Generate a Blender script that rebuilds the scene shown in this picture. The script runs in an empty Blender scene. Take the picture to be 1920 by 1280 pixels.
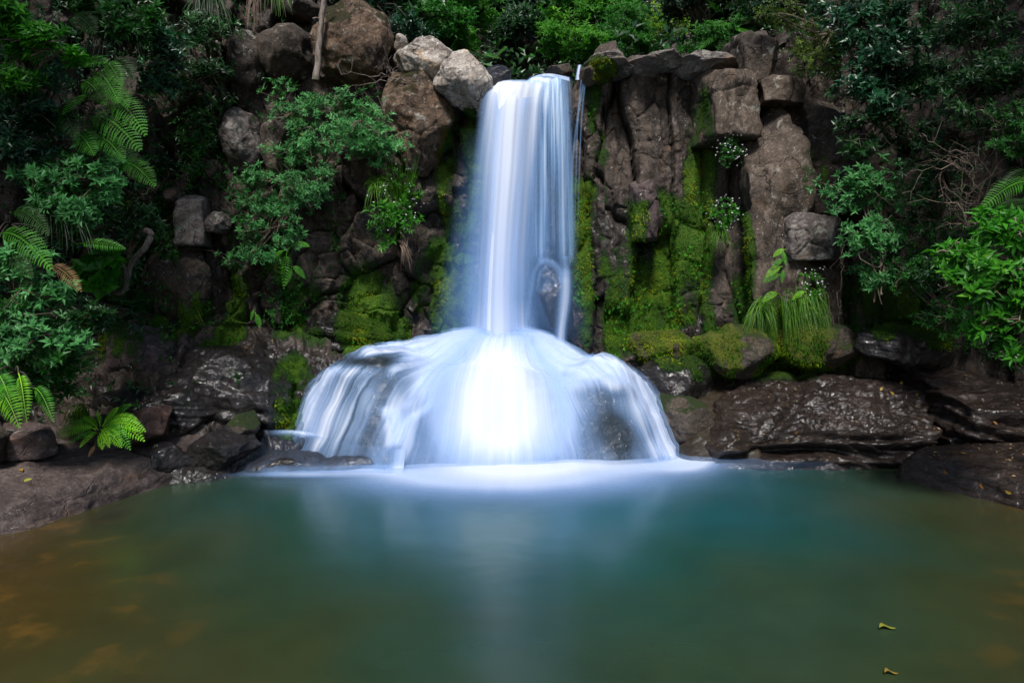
import bpy, bmesh, math, random
import numpy as np
from math import radians, pi
C = bpy.context.scene.collection
scn = bpy.context.scene
rs = np.random.RandomState(7)
CAMH, HZ, F = 2.0, 580.0, 1200.0          # eye height, horizon row, focal length in pixels of the 1920 frame

def P(px, py, Y):                          # point at depth Y seen at a pixel
    return np.array([(px-960.0)*Y/F, Y, CAMH-(py-HZ)*Y/F])
def proj(v):
    Y = np.maximum(v[:, 1], .5)
    return 960+F*v[:, 0]/Y, HZ-F*(v[:, 2]-CAMH)/Y

# ------------------------------------------------------------------ noise
def hsh(ix, iy, iz, seed):
    with np.errstate(over='ignore'):
        h = (ix.astype(np.int64)*73856093) ^ (iy.astype(np.int64)*19349663) ^ (iz.astype(np.int64)*83492791) ^ (seed*2654435 + 1013)
        h = (h ^ (h >> 13)) * 1274126177
        h = h & 0xffffffff
        h = (h ^ (h >> 16)) * 2246822519 & 0xffffffff
        h = h ^ (h >> 15)
    return (h & 0xffffff) / float(0x1000000)
def vnoise(p, seed=0):
    i = np.floor(p).astype(np.int64); f = p-i; f = f*f*f*(f*(f*6-15)+10)
    r = 0
    for dx in (0, 1):
        wx = f[:, 0] if dx else 1-f[:, 0]
        for dy in (0, 1):
            wy = f[:, 1] if dy else 1-f[:, 1]
            for dz in (0, 1):
                wz = f[:, 2] if dz else 1-f[:, 2]
                r = r + wx*wy*wz*hsh(i[:, 0]+dx, i[:, 1]+dy, i[:, 2]+dz, seed)
    return r*2-1
def fbm(p, octv=4, seed=0, gain=.5):
    a, r, s = 1., 0, 0
    for o in range(octv):
        r = r+a*vnoise(p*2.03**o+o*17.3, seed+o); s += a; a *= gain
    return r/s
def voro(p, seed=0):                       # 2D cells: F1, F2, cell hashes, offset from the cell's centre
    i = np.floor(p).astype(np.int64); n = len(p)
    F1 = np.full(n, 9.); F2 = np.full(n, 9.); ca = np.zeros(n, np.int64); cb = np.zeros(n, np.int64); off = np.zeros((n, 2))
    z = np.zeros(n, np.int64)
    for dx in (-1, 0, 1):
        for dy in (-1, 0, 1):
            a = i[:, 0]+dx; b = i[:, 1]+dy
            c = np.stack([a+.1+.8*hsh(a, b, z, seed), b+.1+.8*hsh(a, b, z, seed+5)], 1)
            d = np.linalg.norm(p-c, axis=1)
            m = d < F1
            F2 = np.where(m, F1, np.minimum(F2, d)); F1 = np.where(m, d, F1)
            ca = np.where(m, a, ca); cb = np.where(m, b, cb); off[m] = (p-c)[m]
    return F1, F2, [hsh(ca, cb, z, seed+k) for k in (11, 12, 13)], off
def sst(x, a, b):
    t = np.clip((x-a)/(b-a), 0, 1); return t*t*(3-2*t)
def unit(v):
    return v/np.maximum(np.linalg.norm(v, axis=-1, keepdims=True), 1e-9)

# ------------------------------------------------------------------ mesh and objects
def mesh(name, V, faces, mat, origin=(0, 0, 0), parent=None, attrs=None, uv=None, smooth=True, link=True):
    """faces: an (n,k) int array or a list of such arrays"""
    V = np.asarray(V, float)-np.asarray(origin, float)
    if not isinstance(faces, (list, tuple)): faces = [faces]
    faces = [np.asarray(f, np.int64) for f in faces if len(f)]
    me = bpy.data.meshes.new(name)
    tot = np.concatenate([np.full(len(f), f.shape[1]) for f in faces])
    idx = np.concatenate([f.ravel() for f in faces])
    me.vertices.add(len(V)); me.vertices.foreach_set('co', V.astype(np.float32).ravel())
    me.loops.add(len(idx)); me.loops.foreach_set('vertex_index', idx.astype(np.int32))
    me.polygons.add(len(tot))
    me.polygons.foreach_set('loop_start', (np.cumsum(tot)-tot).astype(np.int32))
    me.polygons.foreach_set('use_smooth', np.full(len(tot), smooth))
    for k, a in (attrs or {}).items():
        at = me.attributes.new(k, 'FLOAT', 'POINT'); at.data.foreach_set('value', np.asarray(a, np.float32))
    if uv is not None:
        ul = me.uv_layers.new(name='UVMap'); ul.data.foreach_set('uv', np.asarray(uv, np.float32)[idx].ravel())
    me.update(calc_edges=True); me.validate()
    me.materials.append(mat)
    o = bpy.data.objects.new(name, me); C.objects.link(o)
    if parent is not None: o.parent = parent
    else: o.location = origin
    return o
def tag(o, label=None, cat=None, group=None, kind=None):
    if label: o['label'] = label
    if cat: o['category'] = cat
    if group: o['group'] = group
    if kind: o['kind'] = kind
    return o
def empty(name, loc, label=None, cat=None, group=None):
    o = bpy.data.objects.new(name, None); C.objects.link(o); o.location = loc; o.empty_display_size = .2
    return tag(o, label, cat, group)
def gridfaces(nu, nv):
    a = (np.arange(nv-1)[:, None]*nu+np.arange(nu-1)[None]).ravel()
    return np.stack([a, a+1, a+nu+1, a+nu], 1)
def vnormals(V, nu, nv):
    G = V.reshape(nv, nu, 3)
    N = np.cross(np.gradient(G, axis=1), np.gradient(G, axis=0)); return unit(N).reshape(-1, 3)
def catmull(pts, n):
    pts = np.asarray(pts, float); k = len(pts)
    t = np.linspace(0, k-1-1e-6, n); i = t.astype(int); f = (t-i)[:, None]
    g = lambda j: pts[np.clip(j, 0, k-1)]
    p0, p1, p2, p3 = g(i-1), g(i), g(i+1), g(i+2)
    return .5*((2*p1)+(-p0+p2)*f+(2*p0-5*p1+4*p2-p3)*f*f+(-p0+3*p1-3*p2+p3)*f**3)
def tube(pts, r, sides=6):
    pts = np.asarray(pts, float); n = len(pts); r = np.broadcast_to(np.asarray(r, float), (n,))
    T = unit(np.gradient(pts, axis=0)); ref = np.array([0.13, 0.21, .97]) if abs(T[:, 2]).mean() < .8 else np.array([.97, .2, .1])
    A = unit(np.cross(T, ref)); B = np.cross(T, A)
    an = np.arange(sides)*2*pi/sides
    V = pts[:, None]+r[:, None, None]*(np.cos(an)[None, :, None]*A[:, None]+np.sin(an)[None, :, None]*B[:, None])
    V = V.reshape(-1, 3)
    q = []
    for j in range(sides):
        a = np.arange(n-1)*sides+j; b = np.arange(n-1)*sides+(j+1) % sides
        q.append(np.stack([a, b, b+sides, a+sides], 1))
    return V, np.concatenate(q)
class Acc:
    def __init__(s): s.V, s.Q, s.n, s.r = [], [], 0, []
    def add(s, V, Q, r=0.5):
        s.V.append(V); s.Q.append(Q+s.n); s.n += len(V); s.r.append(np.full(len(V), r) if np.isscalar(r) else r)
    def build(s, name, mat, origin=(0, 0, 0), parent=None, smooth=True):
        if not s.V: return None
        return mesh(name, np.concatenate(s.V), np.concatenate(s.Q), mat, origin, parent, {'rnd': np.concatenate(s.r)}, smooth=smooth)

# ------------------------------------------------------------------ materials
class NT:
    def __init__(s, name):
        s.m = bpy.data.materials.new(name); s.m.use_nodes = True; s.t = s.m.node_tree; s.t.nodes.clear()
        s.out = s.t.nodes.new('ShaderNodeOutputMaterial')
    def n(s, typ, ins=None, **kw):
        nd = s.t.nodes.new('ShaderNode'+typ)
        for k, v in kw.items(): setattr(nd, k, v)
        for k, v in (ins or {}).items():
            sock = nd.inputs[k]
            if isinstance(v, bpy.types.NodeSocket): s.t.links.new(v, sock)
            elif isinstance(v, bpy.types.Node): s.t.links.new(v.outputs[0], sock)
            else: sock.default_value = v
        return nd
    def math(s, op, a, b=0.0, c=None, clamp=False):
        i = {0: a, 1: b}
        if c is not None: i[2] = c
        return s.n('Math', i, operation=op, use_clamp=clamp).outputs[0]
    def mix(s, f, a, b, blend='MIX'):
        nd = s.n('Mix', {0: f}, data_type='RGBA', blend_type=blend, clamp_factor=True)
        for k, v in ((6, a), (7, b)):
            if isinstance(v, bpy.types.NodeSocket): s.t.links.new(v, nd.inputs[k])
            else: nd.inputs[k].default_value = (*v, 1) if len(v) == 3 else v
        return nd.outputs[2]
    def noise(s, vec, scale, detail=5, rough=.55, dist=0.):
        return s.n('TexNoise', {'Vector': vec, 'Scale': scale, 'Detail': detail, 'Roughness': rough, 'Distortion': dist}).outputs[0]
    def rng(s, v, a, b, c=0., d=1.):
        return s.n('MapRange', {0: v, 1: a, 2: b, 3: c, 4: d}, clamp=True, interpolation_type='SMOOTHSTEP').outputs[0]
    def attr(s, name): return s.n('Attribute', attribute_name=name).outputs['Fac']
    def done(s, sh): s.t.links.new(sh.outputs[0] if isinstance(sh, bpy.types.Node) else sh, s.out.inputs[0]); return s.m

def rock_mat(name, dark, mid, light, lichen=.0, lichcol=(.32, .31, .27), moss=0., wet=.0, attrs=False, crack=.6, stretch=(1, 1, 1), scale=1., mosscol=(.062, .13, .006), bump=.5, litter=0.):
    t = NT(name)
    co = t.n('TexCoord').outputs['Object']
    if not attrs:
        rnd = t.n('ObjectInfo').outputs['Random']
        co = t.n('VectorMath', {0: co, 1: t.n('CombineXYZ', {0: t.math('MULTIPLY', rnd, 31.), 1: t.math('MULTIPLY', rnd, 57.), 2: 0.}).outputs[0]}, operation='ADD').outputs[0]
    mp = t.n('Mapping', {'Vector': co, 'Scale': stretch}).outputs[0]
    n1 = t.noise(mp, 1.3*scale, 9, .6); n2 = t.noise(mp, 7*scale, 8, .65, .6); n3 = t.noise(co, 30*scale, 7, .75)
    col = t.mix(t.rng(n1, .36, .62), dark, mid)
    col = t.mix(t.rng(n2, .45, .72), col, light)
    col = t.mix(t.rng(n3, .47, .66, .0, .6), col, tuple(x*.35 for x in dark)); col = t.mix(t.rng(n3, .36, .44, .45, .0), col, tuple(min(1, x*1.5) for x in light))
    # rust and grey bands
    n4 = t.noise(mp, 2.7*scale, 6, .6, 1.2)
    col = t.mix(t.rng(n4, .56, .72, 0, .55), col, (mid[0]*1.5, mid[1]*1.15, mid[2]*.75))
    dcr = t.n('Mapping', {'Vector': co, 'Scale': stretch}).outputs[0]
    wv = t.n('VectorMath', {0: dcr, 1: t.n('VectorMath', {0: t.n('TexNoise', {'Vector': co, 'Scale': 2.2, 'Detail': 5.}).outputs[1], 'Scale': .55}, operation='SCALE').outputs[0]}, operation='ADD').outputs[0]
    ck = t.n('TexVoronoi', {'Vector': wv, 'Scale': 2.3*scale}, feature='DISTANCE_TO_EDGE').outputs[0]
    ckf = t.rng(ck, .0, .022, 1, 0)
    ckf = t.math('MULTIPLY', ckf, t.rng(t.noise(co, 1.7, 3), .5, .62))
    col = t.mix(t.math('MULTIPLY', ckf, crack), col, (.008, .006, .005))
    if lichen > 0:
        l1 = t.noise(co, 5.5*scale, 7, .62, .4); l2 = t.noise(co, 60, 3, .6)
        lf = t.math('MULTIPLY', t.rng(l1, .66-.22*lichen, .72-.16*lichen), t.rng(l2, .35, .6, .3, 1))
        sp = t.n('TexVoronoi', {'Vector': wv, 'Scale': 14.}).outputs[0]
        lf = t.math('MAXIMUM', lf, t.math('MULTIPLY', t.rng(sp, .1, .2, 1, 0), t.rng(t.noise(co, 3., 3), .5, .6)))
        col = t.mix(t.math('MULTIPLY', lf, .85), col, lichcol)
    geo = t.n('NewGeometry'); nz = t.n('SeparateXYZ', {0: geo.outputs['Normal']}).outputs[2]
    if litter > 0:
        sv = t.n('TexVoronoi', {'Vector': t.n('Mapping', {'Vector': wv, 'Scale': (1, .55, 1)}).outputs[0], 'Scale': 26.}); 
        lt = t.math('MULTIPLY', t.rng(sv.outputs[0], .1, .16, 1, 0), t.rng(t.n('SeparateXYZ', {0: sv.outputs[1]}).outputs[0], .86-.2*litter, .9-.2*litter))
        lt = t.math('MULTIPLY', lt, t.rng(nz, .3, .6))
        col = t.mix(lt, col, t.mix(t.n('SeparateXYZ', {0: sv.outputs[1]}).outputs[1], (.16, .09, .04), (.34, .25, .12)))
    mn = t.noise(co, 2.1, 6, .65); mfine = t.noise(co, 45, 4, .7)
    if attrs:
        mf = t.attr('moss'); wf = t.attr('wet'); col = t.mix(t.math('MULTIPLY', t.attr('crack'), .9), col, (.006, .005, .004))
        mr = mf; mf = t.rng(t.math('ADD', mf, t.math('MULTIPLY', t.math('SUBTRACT', t.noise(co, 9, 6, .7), .5), .9)), .26, .50)
    else:
        mr = t.math('ADD', t.attr('moss'), .35*(moss > .3)); mf = t.rng(t.math('ADD', t.attr('moss'), t.math('MULTIPLY', t.math('SUBTRACT', t.noise(co, 9, 6, .7), .5), .9)), .30, .52)
        if moss > 0: mf = t.math('MAXIMUM', mf, t.rng(t.math('ADD', t.math('MULTIPLY', nz, .35), t.math('ADD', t.math('MULTIPLY', mn, 1.3), moss-1.1)), .25, .42))
        wf = wet
    mcol = t.mix(t.rng(mn, .35, .65), mosscol, (mosscol[0]*.35, mosscol[1]*.55, mosscol[2]*.6))
    mcol = t.mix(t.rng(mfine, .4, .7), mcol, (mosscol[0]*1.6, mosscol[1]*1.35, mosscol[2]*1.2))
    mcol = t.mix(t.rng(t.math('ADD', mr, t.math('MULTIPLY', t.math('SUBTRACT', mn, .5), .8)), .35, .85), (mosscol[0]*.22, mosscol[1]*.34, mosscol[2]*.6), mcol)
    wfac = wf if not isinstance(wf, float) else wf
    colw = t.mix(wfac, col, t.mix(1.0, col, (.30, .29, .31), 'MULTIPLY')) if not isinstance(wfac, float) or wfac > 0 else col
    colw = t.mix(mf, colw, mcol) if not isinstance(mf, float) else colw
    rough = t.math('MULTIPLY', wfac, -.30)
    rough = t.math('ADD', rough, t.math('ADD', .82, t.math('MULTIPLY', t.math('SUBTRACT', n2, .5), .5)))
    if not isinstance(mf, float): rough = t.math('MAXIMUM', rough, t.math('MULTIPLY', mf, .9))
    h = t.math('ADD', t.math('MULTIPLY', n2, .5), t.math('MULTIPLY', n3, .13))
    h = t.math('ADD', h, t.math('MULTIPLY', n1, .5))
    h = t.math('SUBTRACT', h, t.math('MULTIPLY', ckf, .5*crack))
    if not isinstance(mf, float): h = t.math('ADD', h, t.math('MULTIPLY', mf, t.math('MULTIPLY', mfine, .9)))
    bp = t.n('Bump', {'Height': h, 'Strength': bump, 'Distance': .16}).outputs[0]
    b = t.n('BsdfPrincipled', {'Base Color': colw, 'Roughness': rough, 'Normal': bp, 'Specular IOR Level': t.math('ADD', .4, t.math('MULTIPLY', wfac, -.15)), 'Coat Weight': t.math('MULTIPLY', t.math('MULTIPLY', wfac, .6), 1. if isinstance(mf, float) else t.math('SUBTRACT', 1., mf)), 'Coat Roughness': .14, 'Coat IOR': 1.55,
        'Coat Normal': t.n('Bump', {'Height': t.math('ADD', t.noise(co, 11, 4, .6, .8), t.math('MULTIPLY', t.noise(mp, 4, 3), .9)), 'Strength': .9, 'Distance': .03}).outputs[0]})
    return t.done(b)

def leaf_mat(name, a, b, hi=None, gloss=.38, trans=.3, spec=.5, yellow=.0):
    t = NT(name)
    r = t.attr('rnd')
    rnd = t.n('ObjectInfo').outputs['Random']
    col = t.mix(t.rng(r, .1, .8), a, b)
    if hi: col = t.mix(t.rng(r, .84, .97), col, hi)  # rare brightest tone; in tree crowns it paints sunlit sprinkles
    if yellow: col = t.mix(t.rng(r, .985-yellow, .99), col, (.38, .27, .02))
    nz = t.noise(t.n('TexCoord').outputs['Object'], 1.7, 3)
    col = t.mix(t.rng(nz, .35, .65, .5, 0), col, tuple(x*.3 for x in a))
    b_ = t.n('BsdfPrincipled', {'Base Color': col, 'Roughness': gloss, 'Specular IOR Level': spec})
    tr = t.n('BsdfTranslucent', {0: t.mix(1., col, (1.0, 1.15, .5), 'MULTIPLY')})
    return t.done(t.n('MixShader', {0: trans, 1: b_.outputs[0], 2: tr.outputs[0]}))
def bark_mat(name, a, b, sc=1.):
    t = NT(name); co = t.n('TexCoord').outputs['Object']
    mp = t.n('Mapping', {'Vector': co, 'Scale': (1, 1, .25)}).outputs[0]
    n = t.noise(mp, 22*sc, 6, .65); n2 = t.noise(co, 3, 4)
    col = t.mix(t.rng(n, .35, .65), a, b); col = t.mix(t.rng(n2, .5, .65, 0, .6), col, (.05, .07, .02))
    bp = t.n('Bump', {'Height': n, 'Strength': .6, 'Distance': .03}).outputs[0]
    return t.done(t.n('BsdfPrincipled', {'Base Color': col, 'Roughness': .85, 'Normal': bp}))
def flow_mat(name, col=(.80, .85, .97), su=26., sv=1.1, contrast=.8, tr=.18):
    """falling water: white, see-through by the density stored on the mesh, streaked along the flow"""
    t = NT(name)
    uv = t.n('TexCoord').outputs['UV']
    d = t.attr('dens'); k = t.attr('streak')
    m1 = t.n('Mapping', {'Vector': uv, 'Scale': (su, sv, 1)}).outputs[0]
    m2 = t.n('Mapping', {'Vector': uv, 'Scale': (su*3.3, sv*1.6, 1)}).outputs[0]
    s1 = t.noise(m1, 1., 3, .5); s2 = t.noise(m2, 1., 3, .6)
    s = t.math('ADD', t.math('MULTIPLY', t.rng(s1, .32, .68), .62), t.math('MULTIPLY', t.rng(s2, .3, .7), .38))
    s = t.math('MULTIPLY', t.math('SUBTRACT', s, .5), 1.0*contrast)
    al = t.math('ADD', d, t.math('MULTIPLY', t.math('MULTIPLY', s, k), t.math('MULTIPLY', 1.9, t.math('MINIMUM', t.math('MULTIPLY', d, 1.2), .55))))
    al = t.math('MAXIMUM', 0., t.math('MINIMUM', al, .985))
    c = t.mix(t.rng(al, .25, .95), (col[0]*.42, col[1]*.63, col[2]*.93), col)
    df = t.n('BsdfDiffuse', {0: c}); tl = t.n('BsdfTranslucent', {0: c})
    sh = t.n('MixShader', {0: tr, 1: df.outputs[0], 2: tl.outputs[0]})
    return t.done(t.n('MixShader', {0: al, 1: t.n('BsdfTransparent').outputs[0], 2: sh.outputs[0]}))

M = {}
M['cliff'] = rock_mat('cliff_rock', (.020, .015, .012), (.070, .052, .040), (.14, .108, .090), lichen=.12, attrs=True, mosscol=(.060, .135, .006), stretch=(1, 1, .55), crack=.8, bump=.7)
M['column'] = rock_mat('column_rock', (.026, .019, .014), (.094, .068, .049), (.18, .14, .112), lichen=.3, moss=.28, stretch=(1, 1, .5), crack=.85, bump=.65)
M['purple'] = rock_mat('purple_rock', (.026, .018, .020), (.075, .052, .052), (.15, .112, .105), lichen=.1, moss=.22, stretch=(1, 1, .5), crack=.8, bump=.6)
M['pale'] = rock_mat('pale_rock', (.12, .095, .08), (.46, .40, .34), (.66, .61, .55), lichen=.2, lichcol=(.55, .53, .5), moss=.05, crack=.9, bump=.8)
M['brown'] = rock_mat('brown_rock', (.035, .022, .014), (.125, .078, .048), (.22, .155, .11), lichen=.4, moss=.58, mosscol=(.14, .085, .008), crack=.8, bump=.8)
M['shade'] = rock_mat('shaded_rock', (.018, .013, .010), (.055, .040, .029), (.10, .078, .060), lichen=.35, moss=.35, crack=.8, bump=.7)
M['grey'] = rock_mat('grey_rock', (.045, .036, .032), (.15, .125, .112), (.25, .22, .205), lichen=.5, moss=.15, crack=.8, bump=.7)
M['wetrock'] = rock_mat('wet_rock', (.022, .013, .009), (.085, .054, .036), (.16, .11, .085), wet=.95, moss=.08, stretch=(.7, 1, 2.6), crack=.6, bump=1., litter=.9)
M['moundrock'] = rock_mat('mound_rock', (.008, .016, .014), (.018, .036, .032), (.04, .065, .06), wet=.9, crack=.6, bump=.9)
M['chute'] = rock_mat('chute_rock', (.02, .014, .006), (.045, .030, .013), (.055, .04, .02), wet=.5, crack=.05, bump=.2)
M['wetdark'] = rock_mat('wet_dark_rock', (.018, .014, .013), (.045, .036, .034), (.10, .085, .08), wet=1., moss=.1, crack=.6, bump=1.)
M['shelf'] = rock_mat('shelf_rock', (.050, .036, .033), (.115, .085, .076), (.17, .135, .12), wet=.25, crack=.35, bump=.65, stretch=(1, .6, 1.8))
M['redrock'] = rock_mat('red_rock', (.035, .018, .014), (.085, .045, .034), (.13, .085, .07), wet=.25, crack=.2, bump=.35, lichen=.0)
M['speckled'] = rock_mat('speckled_rock', (.05, .033, .032), (.12, .085, .080), (.18, .14, .13), wet=.1, crack=.3, bump=.45, lichen=.45)
M['mossrock'] = rock_mat('mossy_rock', (.03, .025, .02), (.08, .06, .045), (.12, .1, .08), moss=.62, mosscol=(.09, .11, .008), crack=.4, bump=.7)
M['bark'] = bark_mat('bark', (.05, .035, .025), (.16, .12, .09))
M['palebark'] = bark_mat('pale_bark', (.12, .09, .075), (.30, .25, .22))
M['darkbark'] = bark_mat('dark_bark', (.012, .009, .007), (.05, .038, .03))
M['twig'] = bark_mat('dry_twig', (.12, .08, .06), (.28, .21, .17))
M['l_blue'] = leaf_mat('blue_green_leaf', (.035, .17, .040), (.11, .38, .11), (.30, .66, .30), .5, .28, .3, .006)
M['l_bright'] = leaf_mat('bright_leaf', (.025, .17, .008), (.07, .34, .015), (.20, .52, .04), .42, .35, .35, .004)
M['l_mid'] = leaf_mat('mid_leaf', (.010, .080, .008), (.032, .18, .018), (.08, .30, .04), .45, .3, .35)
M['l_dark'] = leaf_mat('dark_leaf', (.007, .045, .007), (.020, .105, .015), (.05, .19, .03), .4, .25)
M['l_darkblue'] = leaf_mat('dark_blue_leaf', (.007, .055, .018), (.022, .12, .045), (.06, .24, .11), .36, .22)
M['l_yel'] = leaf_mat('yellow_green_leaf', (.05, .11, .008), (.13, .23, .012), (.30, .42, .03), .45, .4)
M['t_bright'] = leaf_mat('crown_bright_leaf', (.045, .22, .012), (.15, .46, .02), (.42, .76, .05), .5, .4, .3)
M['t_mid'] = leaf_mat('crown_mid_leaf', (.03, .17, .018), (.09, .36, .04), (.22, .58, .08), .5, .4, .3)
M['t_yel'] = leaf_mat('crown_yellow_leaf', (.13, .30, .012), (.36, .58, .02), (.65, .78, .08), .5, .4, .3)
M['fern'] = leaf_mat('fern_leaf', (.035, .20, .010), (.08, .36, .018), (.15, .48, .03), .5, .35, .3)
M['limefern'] = leaf_mat('lime_fern', (.11, .38, .010), (.22, .58, .020), (.36, .72, .04), .5, .35, .3)
M['darkfern'] = leaf_mat('dark_fern', (.012, .055, .008), (.03, .11, .012), None, .5, .35, .3)
M['dryfern'] = leaf_mat('dry_fern', (.12, .07, .03), (.25, .15, .07), None, .7, .2, .2)
M['moss'] = leaf_mat('moss_fibre', (.028, .11, .004), (.10, .22, .006), (.26, .32, .012), .8, .2, .15)
M['grass'] = leaf_mat('grass_blade', (.035, .13, .008), (.09, .24, .012), (.20, .34, .03), .5, .35, .3)
M['darkgrass'] = leaf_mat('dark_grass_blade', (.006, .030, .006), (.018, .060, .010), (.04, .1, .02), .5, .3, .3)
M['drygrass'] = leaf_mat('dry_grass_blade', (.11, .075, .055), (.26, .19, .15), None, .7, .2, .2)
def plain(name, c, r=.6, trans=0.):
    t = NT(name); b = t.n('BsdfPrincipled', {'Base Color': (*c, 1), 'Roughness': r}); return t.done(b)
M['petal'] = plain('white_petal', (.8, .8, .78))
M['fallen'] = leaf_mat('fallen_leaf', (.26, .12, .03), (.42, .28, .04), (.4, .42, .05), .5, .2)
M['litter'] = leaf_mat('leaf_crumbs', (.07, .04, .02), (.22, .13, .06), (.42, .30, .15), .6, .1, .3)
M['flow'] = flow_mat('falling_water', su=9., sv=.7, contrast=.35)
M['curtain'] = flow_mat('thin_water_curtain', col=(.76, .88, 1.), su=7., sv=.7, contrast=.75)
M['apron'] = flow_mat('spreading_water', su=22., sv=.9, contrast=.50)
M['mist'] = flow_mat('water_mist', col=(.55, .75, 1.), su=4., sv=.8, contrast=.5)
#PART2
# ------------------------------------------------------------------ the gorge wall: one sheet from the pool's bed up over the rim
ST = [  # plan (x,y) of the cliff's foot; profile (distance towards the pool, z)
 ((-8.0, -4.5), [(1.6, -1.2), (1.1, -.1), (.8, .3), (.4, .7), (0, 1.0), (-.4, 4), (-.9, 8.0), (-2.5, 9), (-7, 11), (-16, 14)]),
 ((-8.2, 2.0), [(1.8, -1.2), (1.2, -.1), (.9, .3), (.4, .7), (0, 1.2), (-.3, 4), (-.8, 9.0), (-2.5, 10), (-7, 12), (-16, 16)]),
 ((-7.6, 6.0), [(3.2, -1.2), (2.4, -.1), (1.6, .3), (.7, .7), (0, 1.3), (-.2, 4), (-.7, 9.0), (-2.2, 10), (-7, 12), (-16, 17)]),
 ((-6.5, 8.3), [(3.1, -1.2), (2.6, -.1), (1.7, .2), (.8, .55), (0, 1.6), (-.2, 4), (-.6, 8.6), (-2.0, 9.4), (-7, 12), (-16, 18)]),
 ((-5.0, 9.3), [(2.9, -1.3), (2.2, -.1), (1.7, .30), (.9, 1.15), (0, 1.75), (-.25, 4), (-.6, 8.0), (-1.8, 8.6), (-7, 11.5), (-16, 18)]),
 ((-3.4, 9.9), [(2.5, -1.3), (1.8, -.1), (1.4, .45), (.7, 1.38), (0, 1.72), (-.15, 4), (-.5, 7.2), (-1.6, 7.6), (-7, 10.5), (-16, 18)]),
 ((-1.7, 10.15), [(2.4, -1.4), (1.7, -.3), (1.2, .2), (.6, 1.1), (0, 1.5), (-.05, 3.6), (-.3, 6.2), (-1.6, 6.3), (-7, 8.5), (-16, 17)]),
 ((-.75, 10.3), [(2.3, -1.4), (1.7, -.3), (1.2, .1), (.6, .9), (0, 1.3), (0, 3.6), (-.12, 5.62), (-1.6, 5.7), (-7, 6.6), (-16, 15)]),
 ((.9, 10.3), [(2.3, -1.4), (1.7, -.3), (1.2, .1), (.6, .8), (0, 1.2), (0, 3.6), (-.12, 5.62), (-1.6, 5.7), (-7, 6.6), (-16, 15)]),
 ((1.5, 10.25), [(2.3, -1.4), (1.7, -.3), (1.2, .1), (.6, .8), (0, 1.25), (0, 3.6), (-.1, 5.98), (-1.6, 5.95), (-7, 7.4), (-16, 16)]),
 ((2.7, 10.1), [(2.0, -1.3), (1.4, -.4), (.9, .3), (.5, .95), (0, 1.38), (0, 3.6), (-.1, 5.98), (-1.6, 6.0), (-7, 8.0), (-16, 17)]),
 ((4.2, 9.9), [(2.2, -1.3), (1.3, -.6), (.9, -.1), (.40, .35), (0, .95), (-.1, 3.6), (-.3, 6.3), (-1.6, 6.7), (-7, 9.5), (-16, 17)]),
 ((6.0, 9.2), [(2.2, -1.3), (1.5, -.6), (1.0, -.1), (.40, .35), (0, .95), (-.2, 4), (-.5, 7.8), (-1.8, 8.5), (-7, 11), (-16, 18)]),
 ((7.5, 7.9), [(2.4, -1.2), (1.6, -.6), (1.1, -.1), (.5, .4), (0, 1.1), (-.3, 4), (-.8, 8.6), (-2, 9.5), (-7, 12), (-16, 18)]),
 ((8.6, 4.5), [(2.4, -1.2), (1.7, -.1), (1.2, .3), (.6, .8), (0, 1.4), (-.3, 4), (-.9, 9), (-2.4, 10), (-7, 12), (-16, 17)]),
 ((9.0, -4.5), [(2.0, -1.2), (1.4, -.1), (1.0, .3), (.5, .8), (0, 1.2), (-.4, 4), (-.9, 8), (-2.4, 9), (-7, 11), (-16, 14)]),
]
NS, dens = 1400, None
plan = np.array([s[0] for s in ST]); prof = np.array([s[1] for s in ST])
raw = catmull(plan, 4000); L = np.concatenate([[0], np.cumsum(np.linalg.norm(np.diff(raw, axis=0), axis=1))])
w = np.where((raw[:-1, 1] > 6.5), 1., .3)*np.diff(L); cw = np.concatenate([[0], np.cumsum(w)]); cw /= cw[-1]
tS = np.interp(np.linspace(0, 1, NS), cw, np.linspace(0, len(ST)-1, 4000))
Ls = np.interp(tS, np.linspace(0, len(ST)-1, 4000), L)
cp = lambda A: np.stack([np.interp(tS, np.linspace(0, len(ST)-1, 4000), catmull(A, 4000)[:, k]) for k in range(A.shape[1])], 1)
pl = cp(plan); tn = unit(np.gradient(pl, axis=0)); nr = np.stack([tn[:, 1], -tn[:, 0]], 1)
nvs = [14, 22, 44, 44, 150, 190, 36, 24, 16]
tv = np.concatenate([np.linspace(i, i+1, n, endpoint=False) for i, n in enumerate(nvs)]+[[9.]]); NV = len(tv)
pf = np.stack([np.stack([np.interp(tS, np.arange(len(ST)), prof[:, k, c]) for c in (0, 1)], 1) for k in range(10)])   # 10,NS,2
i0 = np.minimum(tv.astype(int), 8); fr = (tv-i0)[:, None, None]
dz = pf[i0]*(1-fr)+pf[i0+1]*fr                      # NV,NS,2
for _ in range(3):                                    # round the profile's corners
    dz[1:-1] = .25*dz[:-2]+.5*dz[1:-1]+.25*dz[2:]
CV = np.concatenate([pl[None]+nr[None]*dz[:, :, :1], dz[:, :, 1:]], 2).reshape(-1, 3)
SS = np.broadcast_to(Ls[None], (NV, NS)).ravel(); VV = np.broadcast_to(tv[:, None], (NV, NS)).ravel()
Nn = vnormals(CV, NS, NV)
Nn *= np.sign((Nn[:, :1]*0+1)*np.where((Nn*np.concatenate([nr[None].repeat(NV, 0).reshape(-1, 2), np.ones((len(CV), 1))*.5], 1)).sum(1) < 0, -1, 1)[:, None])
wall = sst(VV, 3.7, 4.3)*(1-sst(VV, 6.4, 7.2)); slope = sst(VV, .8, 1.8)*(1-sst(VV, 3.6, 4.3)); back = sst(VV, 6.2, 7.5)
wp = CV*1.1; warp = np.stack([fbm(wp, 3, 3), fbm(wp+9, 3, 4)], 1)
right = sst(CV[:, 0], 0., 1.0)
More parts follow.
